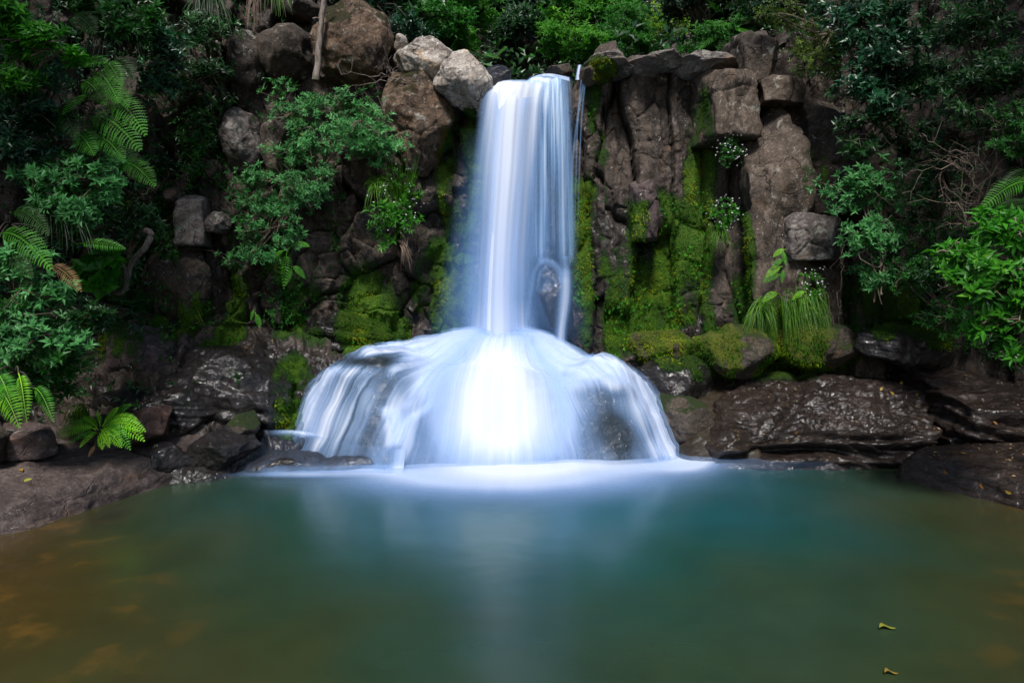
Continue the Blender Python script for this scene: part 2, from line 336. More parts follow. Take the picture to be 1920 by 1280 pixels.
q1 = np.stack([SS*(1.15+.75*right), CV[:, 2]*(.95-.58*right)], 1)+warp*(.42-.16*right)[:, None]+np.stack([0*SS, hsh(np.floor(SS*(1.15+.75*right)).astype(np.int64), (SS*0).astype(np.int64), (SS*0).astype(np.int64), 77)*.9], 1)
F1, F2, H, off = voro(q1, 2)
jag = fbm(CV*7, 3, 88)*.035
ckA = np.exp(-np.clip(F2-F1+jag, 0, 9)/.035)
d1 = (H[0]-.5)*.42+(off*np.stack([H[1]-.5, H[2]-.5], 1)).sum(1)*.75-.17*ckA-.07*np.exp(-(F2-F1)/.14)
q2 = np.stack([SS*3.3, CV[:, 2]*(2.6-1.3*right)], 1)+warp*.6
G1, G2, K, off2 = voro(q2, 9)
ckB = np.exp(-np.clip(G2-G1+jag, 0, 9)/.045)*sst(K[2], .35, .6)
d2 = ((K[0]-.5)*.13+(off2*np.stack([K[1]-.5, K[2]-.5], 1)).sum(1)*.42)*(1-.5*right)-.05*ckB
q3 = np.stack([SS*8, CV[:, 2]*5], 1)+warp*1.5
E1, E2, J, off3 = voro(q3, 19)
d3 = (1-.5*right)*(J[0]-.5)*.035+(1-.6*right)*(off3*np.stack([J[1]-.5, J[2]-.5], 1)).sum(1)*.11
fb = fbm(CV*1.0, 5, 21); ff = fbm(CV*6, 4, 31)
st_ = fbm(np.stack([CV[:, 0]*.5, CV[:, 1]*.5, CV[:, 2]*5.5], 1), 4, 41)
fallgap = np.exp(-((CV[:, 0]-.1)/.9)**2)
disp = wall*((d1+d2+d3)*(1-.6*fallgap)+fb*(.20-.08*right)+ff*(.03-.015*right))+slope*(fb*.30+st_*.20+ff*.06+.5*d2+d3)+back*(fb*.9*np.minimum(1, (VV-6.2)/2))*(1-.9*fallgap)
disp += ff*.02
disp *= np.where(VV < .8, .2, 1)
CD = CV+Nn*disp[:, None]
# moss and wetness, by region of the wall
px, py = proj(CD)
def reg(lst, px=px, py=py):
    r = np.zeros(len(px))
    for x0, y0, x1, y1, s in lst:
        e = ((px-(x0+x1)/2)/((x1-x0)/2))**2+((py-(y0+y1)/2)/((y1-y0)/2))**2
        r = np.maximum(r, s*(1-sst(e, .45, 1.5)))
    return r
MOSS = [(1280, 560, 1620, 720, 1.0), (1600, 480, 1720, 640, .7), (360, 500, 480, 640, 1.25), (560, 590, 900, 670, .75), (1080, 560, 1520, 700, .7), (815, 190, 915, 470, 1), (770, 440, 900, 640, .95), (690, 380, 800, 480, .6), (370, 500, 470, 630, 1.1), (240, 575, 560, 650, .85), (500, 470, 760, 650, .85), (430, 420, 560, 560, .8), (180, 480, 290, 680, .75), (250, 540, 360, 640, .6),
        (1065, 130, 1145, 660, 1.05), (1090, 360, 1340, 690, 1.0), (1280, 140, 1345, 470, .85), (1310, 560, 1480, 700, .95), (1470, 560, 1580, 680, 1.15), (1370, 380, 1420, 640, .7), (1240, 380, 1340, 560, .9),
        (1560, 480, 1700, 620, .55), (1660, 430, 1900, 660, .8), (1290, 650, 1440, 735, .8), (500, 660, 600, 840, .9), (340, 700, 380, 780, .5), (1090, 100, 1160, 160, .8), (1500, 250, 1560, 400, .5), (0, 300, 330, 700, .5)]
def mossfield(V, S=None):
    X_, Y_ = proj(V); S = V[:, 0] if S is None else S
    return reg(MOSS, X_, Y_)*(.56+1.0*fbm(np.stack([S*3.6, S*0, V[:, 2]*.6], 1), 4, 51)+.75*fbm(V*2.6, 5, 53))
mossA = mossfield(CD, CD[:, 0])*(VV > 1.7)+.10*(Nn[:, 2] > .6)*(VV < 4)
MP = []      # places on rocks where fibres may grow
mossA = np.clip(mossA, 0, 1.2)
wetA = np.clip(np.maximum(reg([(760, 380, 1340, 900, 1.), (300, 630, 700, 900, 1.1), (1180, 640, 1400, 900, .8), (1400, 590, 1920, 700, .5)]), sst(.35-CD[:, 2], -.1, .3))*(.7+.8*fbm(CV*1.7, 3, 61)), 0, 1)
cliff = mesh('cliff', CD, gridfaces(NS, NV)[:, ::-1], M['cliff'], attrs={'moss': mossA, 'wet': wetA, 'crack': np.clip(ckA+.6*ckB, 0, 1)*np.clip(wall+.3*slope, 0, 1)})
tag(cliff, 'dark fractured rock wall of the gorge around the pool', 'cliff', kind='structure')
CN = vnormals(CD, NS, NV); 
if (CN*Nn).sum() < 0: CN = -CN

# ------------------------------------------------------------------ boulders and blocks
_ico = {}
def ico(sub):
    if sub not in _ico:
        bm = bmesh.new(); bmesh.ops.create_icosphere(bm, subdivisions=sub, radius=1)
        v = np.array([x.co[:] for x in bm.verts]); f = np.array([[x.index for x in g.verts] for g in bm.faces]); bm.free()
        _ico[sub] = (unit(v), f)
    return _ico[sub]
def chisel(dirs, N, D, beta):
    X_ = np.stack([np.where(dirs@n > .02, np.clip(d/np.maximum(dirs@n, .02), 0, 12), 12) for n, d in zip(N, D)])
    m = X_.min(0); return m-np.log(np.exp(-beta*(X_-m)).sum(0))/beta
def rock(name, label, cat, mat, box, Y, dep, seed, nplanes=13, beta=14., cyl=0, strata=0., rough=.05, sub=5, rot=(0, 0, 0), tilt=0., group=None, cracks=0.):
    """box = extent on the photograph at depth Y (its middle); dep = depth in metres"""
    r_ = np.random.RandomState(seed)
    a = P(box[0], box[3], Y); b = P(box[2], box[1], Y); c = (a+b)/2; size = np.array([b[0]-a[0], dep, b[2]-a[2]])
    dirs, f = ico(sub)
    if cyl:
        N = [np.array([math.cos(t), math.sin(t), r_.uniform(-.10, .10)*(.2 if size[2] > 2 else 1)]) for t in (np.arange(cyl)+r_.uniform(-.16, .16, cyl))*2*pi/cyl-pi/2+r_.uniform(-.12, .12)]
        D = list(r_.uniform(.85, 1., cyl))
        N += [np.array([r_.uniform(-.3, .3), r_.uniform(-.45, -.1), 1]), np.array([0, 0, -1.])]; D += [.98, 1.]
        N += [unit(np.array([r_.uniform(-1, 1), r_.uniform(-1, .2), r_.uniform(.5, 1.)])) for _ in range(3)]; D += list(r_.uniform(1.0, 1.15, 3)+(.5 if size[2] > 2 else 0)); N += [unit(np.array([s_*r_.uniform(.6, 1), -1, r_.uniform(-.2, .2)])) for s_ in (-1, 1)]; D += list(r_.uniform(1.08, 1.2, 2))
    else:
        nplanes = int(nplanes*1.9); beta *= 2.6; k = np.arange(nplanes)+.5; ph = np.arccos(1-2*k/nplanes); th = pi*(1+5**.5)*k
        N = list(unit(np.stack([np.cos(th)*np.sin(ph), np.sin(th)*np.sin(ph), np.cos(ph)], 1)+r_.uniform(-.35, .35, (nplanes, 3)))); D = list(r_.uniform(.74, 1., nplanes))
    N = [unit(np.array(n)) for n in N]
    R = chisel(dirs, N, D, beta)
    V = dirs*R[:, None]
    from mathutils import Euler
    if any(rot): V = V@np.array(Euler(rot).to_matrix()).T
    V = V-(V.max(0)+V.min(0))/2; V = V/(V.max(0)-V.min(0))
    V = V*size
    if tilt: V[:, 0] += V[:, 2]*tilt
    m = size.mean(); o = r_.uniform(-50, 50, 3)
    nn = dirs
    k = fbm(V*1.9/m+o, 4, seed)*rough*1.5*m-np.abs(fbm(V*(3.2)+o, 4, seed+3, .5))*(.05 if cyl else .085)*min(m, 1)+fbm(V*14+o, 3, seed+5, .6)*.008
    if cyl: V[:, 0] += size[0]*.07*fbm(np.stack([V[:, 0]*.3, V[:, 1], V[:, 2]*1.8], 1)+o, 3, seed+9); V[:, 1] += .10*fbm(V*1.6+o, 3, seed+10)
    if cyl and size[2] > 2:
        for jz in (.22, .02, -.18): k -= .06*np.exp(-np.abs((V[:, 2]/size[2]-jz+.02*np.sin(V[:, 0]*5+jz*9))/.007))
    if strata: k += strata*fbm(np.stack([V[:, 0]*.6, V[:, 1]*.6, V[:, 2]*9+V[:, 0]*1.2], 1)+o, 4, seed+7)
    if cracks:
        a1, a2, _, _ = voro(np.stack([V[:, 0]*1.5+V[:, 1], V[:, 2]*1.1], 1)+o[:2]+fbm(V*1.5, 3, 5)[:, None]*.4, seed)
        k -= cracks*np.exp(-(a2-a1)/.05)
    V = V+nn*k[:, None]
    base = np.array([c[0], c[1], c[2]-size[2]/2])
    mk = mossfield(V+c); w_ = V+c; ok = (mk > .45)&(nn[:, 1] < .3)
    if ok.any(): MP.append((w_[ok], nn[ok], mk[ok]*(m*m/len(V))))
    ob = mesh(name, V+c, f, mat, origin=base, attrs={'moss': mk})
    return tag(ob, label, cat, group, 'thing')
R_ = rock
GL = 'boulders stacked at the rim left of the falls'
R_('mossy_boulder', 'large brown boulder with orange moss on its crown, left of the falls rim', 'boulder', M['brown'], (598, 6, 745, 175), 10.2, 1.5, 3, 15, 16, rough=.07, sub=6, cracks=.03)
R_('pale_rock', 'pale angular rock next to the big mossy boulder on the rim', 'rock', M['pale'], (735, 76, 856, 166), 10.1, .9, 14, 14, 18, rough=.07, sub=6)
R_('pale_rock', 'small pale knob of rock topping the angular rim rock', 'rock', M['pale'], (738, 64, 765, 100), 10.25, .4, 15, 11, 14)
R_('pale_rock', 'pale creased rock at the left lip of the falls', 'rock', M['pale'], (812, 88, 934, 210), 9.95, 1.0, 21, 14, 16, rough=.08, sub=6)
R_('wet_rock', 'dark wet stone with a mossy top edging the lip', 'rock', M['wetdark'], (895, 124, 962, 190), 10.1, .7, 22, 12, 14)
R_('rock_outcrop', 'brown jointed outcrop under the pale rim rocks', 'rock outcrop', M['brown'], (722, 140, 850, 330), 10.05, 1.0, 31, 13, 13, rough=.08, sub=6, cracks=.05)
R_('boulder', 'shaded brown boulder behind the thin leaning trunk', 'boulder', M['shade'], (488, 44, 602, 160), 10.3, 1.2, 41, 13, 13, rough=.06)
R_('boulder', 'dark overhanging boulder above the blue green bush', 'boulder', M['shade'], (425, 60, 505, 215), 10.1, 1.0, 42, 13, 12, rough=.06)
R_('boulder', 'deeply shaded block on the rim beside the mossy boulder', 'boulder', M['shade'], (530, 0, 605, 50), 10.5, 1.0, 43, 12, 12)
R_('grey_block', 'grey flat faced block left of the blue green bush', 'rock', M['grey'], (410, 202, 492, 325), 9.75, .9, 51, 13, 18, sub=6)
R_('grey_block', 'brown topped block partly behind the blue green bush', 'rock', M['column'], (492, 215, 560, 330), 9.75, .9, 52, 13, 16)
R_('grey_block', 'square grey stone standing out of the left bank', 'rock', M['grey'], (335, 362, 392, 462), 9.35, .6, 53, cyl=4, beta=22, rot=(0, 0, .2))
R_('grey_block', 'small grey stone right of the square grey stone', 'rock', M['grey'], (388, 394, 440, 440), 9.4, .5, 54, 11, 20)
R_('grey_block', 'small brown stone touching the square grey stone top', 'rock', M['column'], (308, 350, 345, 392), 9.3, .4, 55, 11, 18)
# the columns right of the falls
CL = [  # box, Y, depth, material, label, tilt
 ((1188, 330, 1232, 440), 9.9, .7, 'purple', 'dark sharp edged wedge leaning on the columns', .05),
 ((1310, 136, 1416, 258), 9.75, .9, 'column', 'bulging brown block with ochre moss at its foot', 0.),
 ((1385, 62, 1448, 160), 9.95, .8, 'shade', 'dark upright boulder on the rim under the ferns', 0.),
 ((1426, 142, 1492, 190), 9.7, .6, 'column', 'small flat stone wedged above the tallest column', 0.),
 ((1396, 176, 1498, 640), 9.55, .9, 'column', 'tallest rock column, lichen spotted head and stained foot, with level joints', -.05),
 ((1466, 400, 1562, 482), 9.38, .8, 'grey', 'lichen covered stump of a column right of the tallest', 0.),
 ((1476, 468, 1560, 650), 9.4, .7, 'column', 'brown column base behind the small bright ferns', 0.),
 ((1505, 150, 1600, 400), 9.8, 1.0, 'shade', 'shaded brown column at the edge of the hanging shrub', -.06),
 ((1676, 500, 1708, 590), 9.0, .5, 'grey', 'slim grey stone showing through the moss at right', 0.)]
for i, (b, Y, dp, mt, lb, tl) in enumerate(CL):
    b = (b[0]-7, b[1]-6, b[2]+7, b[3]+10); Y += .10+.06*math.sin(i*2.3)
    R_('rock_column', lb, 'rock column', M[mt], b, Y, dp, 100+i*3, cyl=4, beta=70, sub=6, tilt=tl, group='jointed rock columns right of the falls', rough=.045, cracks=.05)
# rim rocks right of the falls
for i, (b, lb) in enumerate([((1092, 108, 1185, 150), 'low pale rim stone just right of the lip'), ((1165, 104, 1290, 142), 'flat weathered rim slab above the wide cracked column'), ((1255, 108, 1390, 150), 'long weathered rim slab below the forest')]):
    R_('rim_slab', lb, 'rock', M['grey'], b, 10.15, 1.1, 200+i, 9, 16, sub=6, rough=.05, strata=.07)
R_('wet_rock', 'small dark mossy stone in the stream at the lip', 'rock', M['mossrock'], (1020, 120, 1075, 150), 10.7, .6, 210, 12, 10)
R_('wet_rock', 'mossy stone right of the little rim trickle', 'rock', M['mossrock'], (1088, 112, 1135, 165), 10.15, .7, 211, 12, 10)
# ledge stones
R_('ledge_rock', 'grey mottled rock on the ledge right of the fan', 'rock', M['wetdark'], (1165, 668, 1345, 760), 9.4, 1.0, 220, 14, 14, sub=6, rough=.07)
R_('ledge_rock', 'dark mossy rock tucked beside the right edge of the fan', 'rock', M['mossrock'], (1225, 735, 1330, 830), 8.9, .9, 221, 13, 12, sub=6)
R_('mossy_ledge', 'mossy hump at the foot of the tallest column', 'rock', M['mossrock'], (1290, 608, 1475, 705), 9.35, .9, 230, 13, 8, sub=6, rough=.08)
R_('mossy_ledge', 'mossy hump under the hanging green grass', 'rock', M['mossrock'], (1455, 600, 1610, 700), 9.2, .9, 231, 13, 8, sub=6, rough=.08)
R_('mossy_ledge', 'dark wet ledge with thin moss below the cascading shrub', 'rock', M['wetdark'], (1590, 595, 1790, 695), 8.95, .9, 232, 13, 9, sub=6, rough=.08, strata=.06)
R_('mossy_ledge', 'low mossy ledge between the fan and the column foot', 'rock', M['mossrock'], (1180, 615, 1310, 685), 9.7, .7, 233, 13, 8, sub=6, rough=.08)
R_('ledge_rock', 'layered wet ledge rock under the left moss bank', 'rock', M['wetdark'], (560, 585, 745, 655), 10.0, .6, 222, 12, 18, strata=.09, sub=6)
R_('ledge_rock', 'broad glossy slab sloping from the left ledge', 'rock', M['wetdark'], (345, 640, 560, 850), 8.9, 1.4, 223, 14, 11, strata=.07, sub=6, rough=.06, tilt=-.3)
R_('ledge_rock', 'smooth purple brown rock face above the fern clump', 'rock', M['purple'], (200, 600, 335, 750), 8.7, .9, 224, 13, 12, sub=6, tilt=-.45)
R_('ledge_rock', 'dark sloping rock behind the angular red boulder', 'rock', M['wetdark'], (160, 690, 420, 830), 8.4, 1.2, 225, 13, 11, strata=.05, sub=6)
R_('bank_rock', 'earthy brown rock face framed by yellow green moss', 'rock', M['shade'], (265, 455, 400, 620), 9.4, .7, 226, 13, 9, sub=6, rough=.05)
# shore boulders, left
R_('angular_boulder', 'speckled angular boulder at the left edge of the shelf', 'boulder', M['speckled'], (-4, 793, 114, 854), 7.0, .7, 301, cyl=4, beta=24, rot=(.15, 0, .5), sub=6, rough=.03)
R_('angular_boulder', 'dark red angular boulder behind the lime fern clump', 'boulder', M['redrock'], (228, 763, 317, 830), 7.6, .7, 305, 10, 26, sub=6, rough=.03)
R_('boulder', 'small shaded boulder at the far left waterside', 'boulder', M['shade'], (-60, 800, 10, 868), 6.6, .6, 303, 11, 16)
R_('mossy_hump', 'moss covered hump carrying the lime ferns', 'rock', M['mossrock'], (118, 778, 240, 850), 7.75, .7, 304, 14, 7, rough=.06, sub=6)
R_('wet_slab_rock', 'glossy cracked rock leaning at the water left of the fan', 'rock', M['wetdark'], (348, 797, 486, 884), 7.75, .8, 308, 9, 26, sub=6, rough=.035, tilt=.35)
R_('mossy_stone', 'mossy dark stone behind the glossy cracked rock', 'rock', M['mossrock'], (425, 772, 488, 830), 8.1, .6, 309, 11, 12, sub=5)
R_('wet_rock', 'low wet rock under the thin left spill of water', 'rock', M['wetdark'], (438, 847, 640, 898), 8.0, .7, 310, 13, 9, sub=6, rough=.04)
R_('wet_rock', 'low rounded rock veiled by water left of the white foam', 'rock', M['wetdark'], (590, 843, 765, 884), 8.1, .7, 311, 13, 9, sub=6, rough=.04)
R_('wet_rock', 'knobbly wet stones between shelf and glossy rock', 'rock', M['wetdark'], (240, 820, 372, 905), 7.65, .8, 312, 13, 12, sub=6, rough=.08)

def slab(name, label, cat, mat, centre, planes, seed, beta=9., strata=.04, rough=.10, sub=6, notch=None):
    """a rock cut by planes given as (point on it, outward normal)"""
    c = np.array(centre, float); dirs, f = ico(sub)
    N = [unit(np.array(n, float)) for _, n in planes]; D = [float((np.array(p)-c)@n) for (p, _), n in zip(planes, N)]
    R = np.minimum(chisel(dirs, N, D, beta), 6); V = dirs*R[:, None]+c
    nn = unit(sum(n[None]*np.exp(-beta*np.abs((V-c)@n-d))[:, None] for n, d in zip(N, D))+dirs*.02)
    k = fbm(V*1.1+seed, 5, seed)*rough-np.abs(fbm(V*np.array([2.6, 2.6, 5])+seed, 5, seed+2, .62))*rough*1.5+fbm(V*12, 3, seed+4, .55)*.012
    front = 1-sst(nn[:, 2], .3, .85)
    wz = V[:, 2]*6.5+V[:, 0]*.9+fbm(V*.8, 3, seed+8)*1.6
    saw = (wz % 1.0); k += front*strata*(sst(saw, 0, .85)-1.4*sst(saw, .85, 1.))+strata*.8*front*fbm(np.stack([V[:, 0]*.7, V[:, 1], V[:, 2]*9], 1), 4, seed+9)
    if notch is not None: k += notch(V)
    V = V+nn*k[:, None]
    return tag(mesh(name, V, f, mat, origin=(c[0], c[1], 0), attrs={'moss': mossfield(V)*.8}), label, cat, None, 'thing')
# great wet boulder on the right: top slopes to the pool, front layered, nose to the left
def nt(V):   # hollow behind the nose, and a long crease across the top
    a = np.exp(-(((V[:, 0]-3.15)/.22)**2+((V[:, 2]-.42)/.22)**2))
    b = np.exp(-(np.abs(V[:, 0]-3.1-(V[:, 2]-.2)*1.1)/.10)**2)*(V[:, 2] > .15)
    fr = 1-sst(V[:, 1]-8.35+.25*np.sin(V[:, 0]*2.1), -.1, .25); zz = V[:, 2]+.05*np.sin(V[:, 0]*3.)-.03*(V[:, 0]-4.4)
    return -.22*a-.10*b-fr*(.30*np.exp(-((zz-.20)/.065)**2)*(.65+.35*np.sin(V[:, 0]*2.3))+.14*np.exp(-((zz-.40)/.035)**2)*(.5+.5*np.sin(V[:, 0]*1.7+1)))
slab('wet_boulder', 'huge wet brown boulder with layered front right of the falls', 'boulder', M['wetrock'], (4.4, 9.0, .2),
     [(P(1400, 738, 8.9), (-.25, -.36, 1)), (P(1600, 683, 9.3), (0.05, -.42, 1)), (P(1500, 855, 8.05), (.02, -1, .10)), (P(1640, 880, 8.0), (.0, -1, -.12)), (P(1560, 790, 8.25), (.0, -1, .9)), (P(1322, 862, 8.1), (-1, -.35, .40)), (P(1395, 720, 8.8), (-.75, -.25, .8)),
      (P(1752, 800, 8.3), (1, -.2, .10)), ((4.6, 9.42, 0), (.33, .95, .3)), ((4, 9, -.6), (0, 0, -1)), (P(1745, 700, 9.2), (.5, -.2, 1))], 5, beta=26, sub=7, rough=.085, strata=.08, notch=nt)
slab('wet_boulder', 'dark flat topped wet boulder at the right edge', 'boulder', M['wetrock'], (7.0, 8.3, .3),
     [(P(1850, 700, 8.7), (0, -.38, 1)), (P(1850, 800, 7.8), (-.05, -1, -.05)), (P(1778, 790, 8.2), (-1, -.15, .15)), ((8.8, 8, 0), (1, 0, 0)), ((6.6, 8.5, 0), (.65, .76, .3)), ((7, 8, -.5), (0, 0, -1))], 6, beta=26, sub=7, rough=.08, strata=.08, notch=lambda V: -.2*np.exp(-((V[:, 2]-.28+.04*np.sin(V[:, 0]*3))/.06)**2)*(V[:, 1] < 8.1))
slab('rock_apron', 'smooth olive brown rock chute between the fan and wet boulder', 'rock', M['chute'], (2.75, 9.0, -.1),
     [(P(1330, 790, 8.7), (-.1, -.62, 1)), (P(1330, 868, 8.15), (0, -1, .3)), (P(1272, 800, 8.8), (-1, -.1, .4)), ((3.25, 9, 0), (1, 0, 0)), ((3, 10, 0), (0, 1, 0)), ((3, 9, -.6), (0, 0, -1)), (P(1420, 715, 9.5), (0, 0, 1))], 7, beta=12, sub=6, rough=.03, strata=0.)
slab('muddy_shelf', 'low muddy shelf with fallen leaves at the right waterline', 'rock shelf', M['wetrock'], (6.0, 6.9, -.3),
     [(P(1850, 862, 7.0), (-.08, -.14, 1)), (P(1850, 950, 6.4), (-.35, -1, .5)), (P(1738, 890, 7.3), (-1, -.45, .35)), ((8.5, 7, 0), (1, 0, 0)), ((6, 7.7, 0), (0, 1, .3)), ((6, 7, -.7), (0, 0, -1))], 8, beta=14, sub=6, rough=.06, strata=.03)
slab('rock_shelf', 'flat pinkish brown rock shelf at the left waterline', 'rock shelf', M['shelf'], (-5.6, 6.5, -.3),
     [(P(60, 880, 6.6), (.10, -.10, 1)), (P(130, 965, 5.9), (.42, -1, .38)), (P(262, 905, 7.0), (1, -.32, .6)), ((-8.5, 6, 0), (-1, 0, 0)), ((-6, 8.4, 0), (0, 1, .2)), ((-6, 6, -.7), (0, 0, -1)), (P(0, 975, 5.6), (-.1, -1, .8))], 9, beta=14, sub=7, rough=.05, strata=.035)
slab('rock_step', 'dark wet rock step at the waterline right of the shelf', 'rock', M['wetdark'], (-3.55, 7.4, -.3),
     [(P(300, 868, 7.5), (.1, -.2, 1)), (P(330, 900, 7.35), (.2, -1, .6)), (P(440, 880, 7.7), (1, -.4, .6)), ((-4.8, 7, 0), (-1, 0, 0)), ((-4, 8.4, 0), (0, 1, .2)), ((-4, 7, -.7), (0, 0, -1))], 10, beta=14, sub=6, rough=.08, strata=.03)

# ------------------------------------------------------------------ the rock mound under the fan of water
CX, CY, CZ = P(950, 612, 9.75)
def tab(th, T): a = np.array(T, float); return np.interp(th, a[:, 0], a[:, 1])
RT = [(150, 2.4), (180, 3.30), (200, 3.12), (222, 2.78), (245, 2.05), (270, 1.72), (295, 1.80), (320, 2.40), (340, 2.56), (360, 2.45), (390, 1.8)]     # reach by direction; 180 = left, 270 = towards the camera
PT = [(150, 5.2), (180, 5.5), (212, 4.6), (240, 3.0), (270, 2.1), (300, 2.3), (330, 2.8), (360, 2.8), (390, 2.8)]
def mound(th, s, lift=0., noise=True):
    """th degrees, s 0..1 along the flow; returns points"""
    R = tab(th, RT)+lift; sc_ = np.clip(s, 0, 1.2)
    zl = np.interp(sc_, [0, .12, .25, .52, .74, .84, .91, .98, 1.2], [1, .985, .953, .84, .755, .63, .42, .10, -.5])
    zr = np.interp(sc_, [0, .12, .29, .48, .61, .80, .93, .98, 1.2], [1, .98, .907, .76, .68, .55, .28, .12, -.5])
    zf = np.interp(sc_, [0, .12, .30, .45, .58, .70, .85, 1., 1.2], [1, .97, .86, .70, .61, .56, .34, 0, -.4])
    wl = tab(th, [(150, 1), (208, 1), (245, 0), (390, 0)]); wr = tab(th, [(150, 0), (295, 0), (335, 1), (390, 1)])
    z = CZ*(zl*wl+zr*wr+zf*(1-wl-wr))
    x = CX+R*s*np.cos(np.radians(th)); y = CY+R*s*np.sin(np.radians(th))
    V = np.stack([x, y, z], 1)
    # secondary humps: right dome, front step, left lobe
    def hump(cx, cy, cz, r, h): return h*np.exp(-(((V[:, 0]-cx)/r[0])**2+((V[:, 1]-cy)/r[1])**2))
    b = hump(1.45, 8.50, 0, (.55, .50), .40)-hump(1.62, 9.3, 0, (.6, .25), .14)+hump(-.25, 8.25, 0, (.75, .30), .34)-hump(.62, 8.6, 0, (.28, .7), .07)-hump(-1.2, 8.55, 0, (.22, .8), .07)+hump(-2.1, 8.7, 0, (.55, .5), .12)-hump(-2.75, 9.3, 0, (.4, .5), .05)
    V[:, 2] += b*sst(1-s, 0, .25)
    if noise:
        V[:, 2] += (fbm(V*2.2, 4, 77)*.08+fbm(V*np.array([5, 5, 3.]), 3, 76)*.05*sst(np.abs(V[:, 0]-CX), .7, 1.4))*sst(s, .05, .3); V[:, 0] += fbm(V*2.2+5, 3, 78)*.05*sst(s, .05, .3)
    V[:, 2] += lift*.6
    return V
TH, SV = np.meshgrid(np.linspace(150, 390, 320), np.linspace(0, 1.12, 120))
MV = mound(TH.ravel(), SV.ravel()); MV += (fbm(MV*7, 4, 79)*.03)[:, None]*np.array([0, -.6, .8])
o = mesh('rock_mound', MV, gridfaces(320, 120)[:, ::-1], M['moundrock'], origin=(CX, CY, 0))
tag(o, 'dark rounded rock mound that the fall lands on and fans over', 'rock mound', None, 'thing')

# ------------------------------------------------------------------ the waterfall
WF = empty('waterfall', tuple(P(960, 870, 9.0)*np.array([1, 1, 0])), 'tall silky white waterfall spreading into a fan over the rock mound', 'waterfall')
WO = np.array(WF.location)
def fall(name, mat, rows, Df, Sf, nu=60, nv=160, bulge=.12, wob=0., seed=0):
    """rows: (py, left px, right px, Y); Df(u,v,px,py) gives density"""
    rw = np.array(rows, float); t = np.linspace(0, 1, nv); c = catmull(rw, nv)
    u = np.linspace(0, 1, nu)
    U, T = np.meshgrid(u, t)
    X0 = c[:, 1][:, None]; X1 = c[:, 2][:, None]; PX = X0+(X1-X0)*U; PY = c[:, 0][:, None]+0*U; YY = c[:, 3][:, None]-bulge*np.sin(pi*U)
    YY = YY+wob*vnoise(np.stack([U.ravel()*9, T.ravel()*1.2, U.ravel()*0], 1), seed).reshape(U.shape)
    V = np.stack([(PX-960)*YY/F, YY, CAMH-(PY-HZ)*YY/F], 2).reshape(-1, 3)
    d = Df(U, T, PX, PY).ravel(); s = Sf(U, T, PX, PY).ravel()
    o = mesh(name, V, gridfaces(nu, nv), mat, WO, WF, {'dens': d, 'streak': s}, np.stack([(U+seed*1.7).ravel(), (T*2).ravel()], 1))
    return o
g = lambda x, m, w: np.exp(-((x-m)/w)**2)
def table(py, T): a = np.array(T, float); return [np.interp(py, a[:, 0], a[:, k]) for k in range(1, a.shape[1])]
# main column: bright core, bluish flanks
def D_main(U, T, PX, PY):
    m, w = table(PY, [(140, 975, 42), (200, 965, 34), (300, 957, 32), (420, 950, 31), (560, 940, 31), (610, 940, 40), (640, 940, 60)])
    d = 1.05*g(PX, m, w)**.8+(.50-.22*sst(PY, 200, 450))*g(PX, m-38, 26)+(.30-.15*sst(PY, 200, 400))*g(PX, m+42, 20)
    edge = sst(U, 0, .12)*sst(1-U, 0, .12)
    return d*edge*sst(PY, 143, 160)
fall('main_fall', M['flow'], [(150, 912, 1035, 10.15), (153, 906, 1035, 10.0), (160, 903, 1032, 9.92), (200, 894, 1026, 9.84), (320, 878, 1020, 9.76), (460, 866, 1015, 9.68), (560, 858, 1015, 9.62), (640, 852, 1020, 9.55)], D_main,
     lambda U, T, PX, PY: .35+.65*np.clip(np.abs(U-.5)*2, 0, 1), nu=110, bulge=.22, wob=.05, seed=1)
fall('main_fall', M['flow'], [(152, 925, 1015, 10.1), (156, 922, 1012, 9.95), (200, 912, 1004, 9.74), (320, 902, 996, 9.62), (460, 893, 985, 9.56), (560, 885, 985, 9.5), (630, 880, 990, 9.44)],
     lambda U, T, PX, PY: .85*np.sin(pi*U)**1.6*sst(PY, 150, 175), lambda U, T, PX, PY: .3+0*U, nu=70, bulge=.15, wob=.03, seed=2)
# right curtain: thin streaks over the dark wall
def D_cur(U, T, PX, PY):
    m, = table(PY, [(140, 1055), (200, 1058), (330, 1062), (420, 1062), (480, 1062)])
    d = .32*g(PX, m, 9)+.75*sst(1070-PX, 0, 60)*sst(230-PY, 0, 80)+.34*g(PX, 1030, 18)*sst(420-PY, -60, 200)+.14+.25*g(PX, 1008, 14)
    return d*sst(U, 0, .12)*sst(1-U, 0, .1)*sst(PY, 140, 152)*(1-sst(PY, 470, 505))
fall('curtain', M['curtain'], [(142, 1000, 1066, 10.2), (145, 992, 1072, 10.08), (160, 986, 1076, 10.0), (250, 982, 1082, 9.95), (400, 980, 1086, 9.93), (510, 980, 1086, 9.9)], D_cur, lambda U, T, PX, PY: 1.2+0*U, nu=120, bulge=.08, wob=.06, seed=3)
fall('curtain', M['curtain'], [(144, 1010, 1066, 10.1), (150, 1004, 1068, 9.98), (200, 1000, 1070, 9.9), (320, 998, 1074, 9.86), (480, 996, 1078, 9.82)],
     lambda U, T, PX, PY: (.42*np.sin(pi*U)*(1-sst(PY, 200, 380))+.16*np.sin(pi*U))*sst(PY, 143, 160)*(1-sst(PY, 440, 480)), lambda U, T, PX, PY: 1.3+0*U, nu=80, bulge=.05, wob=.05, seed=4)
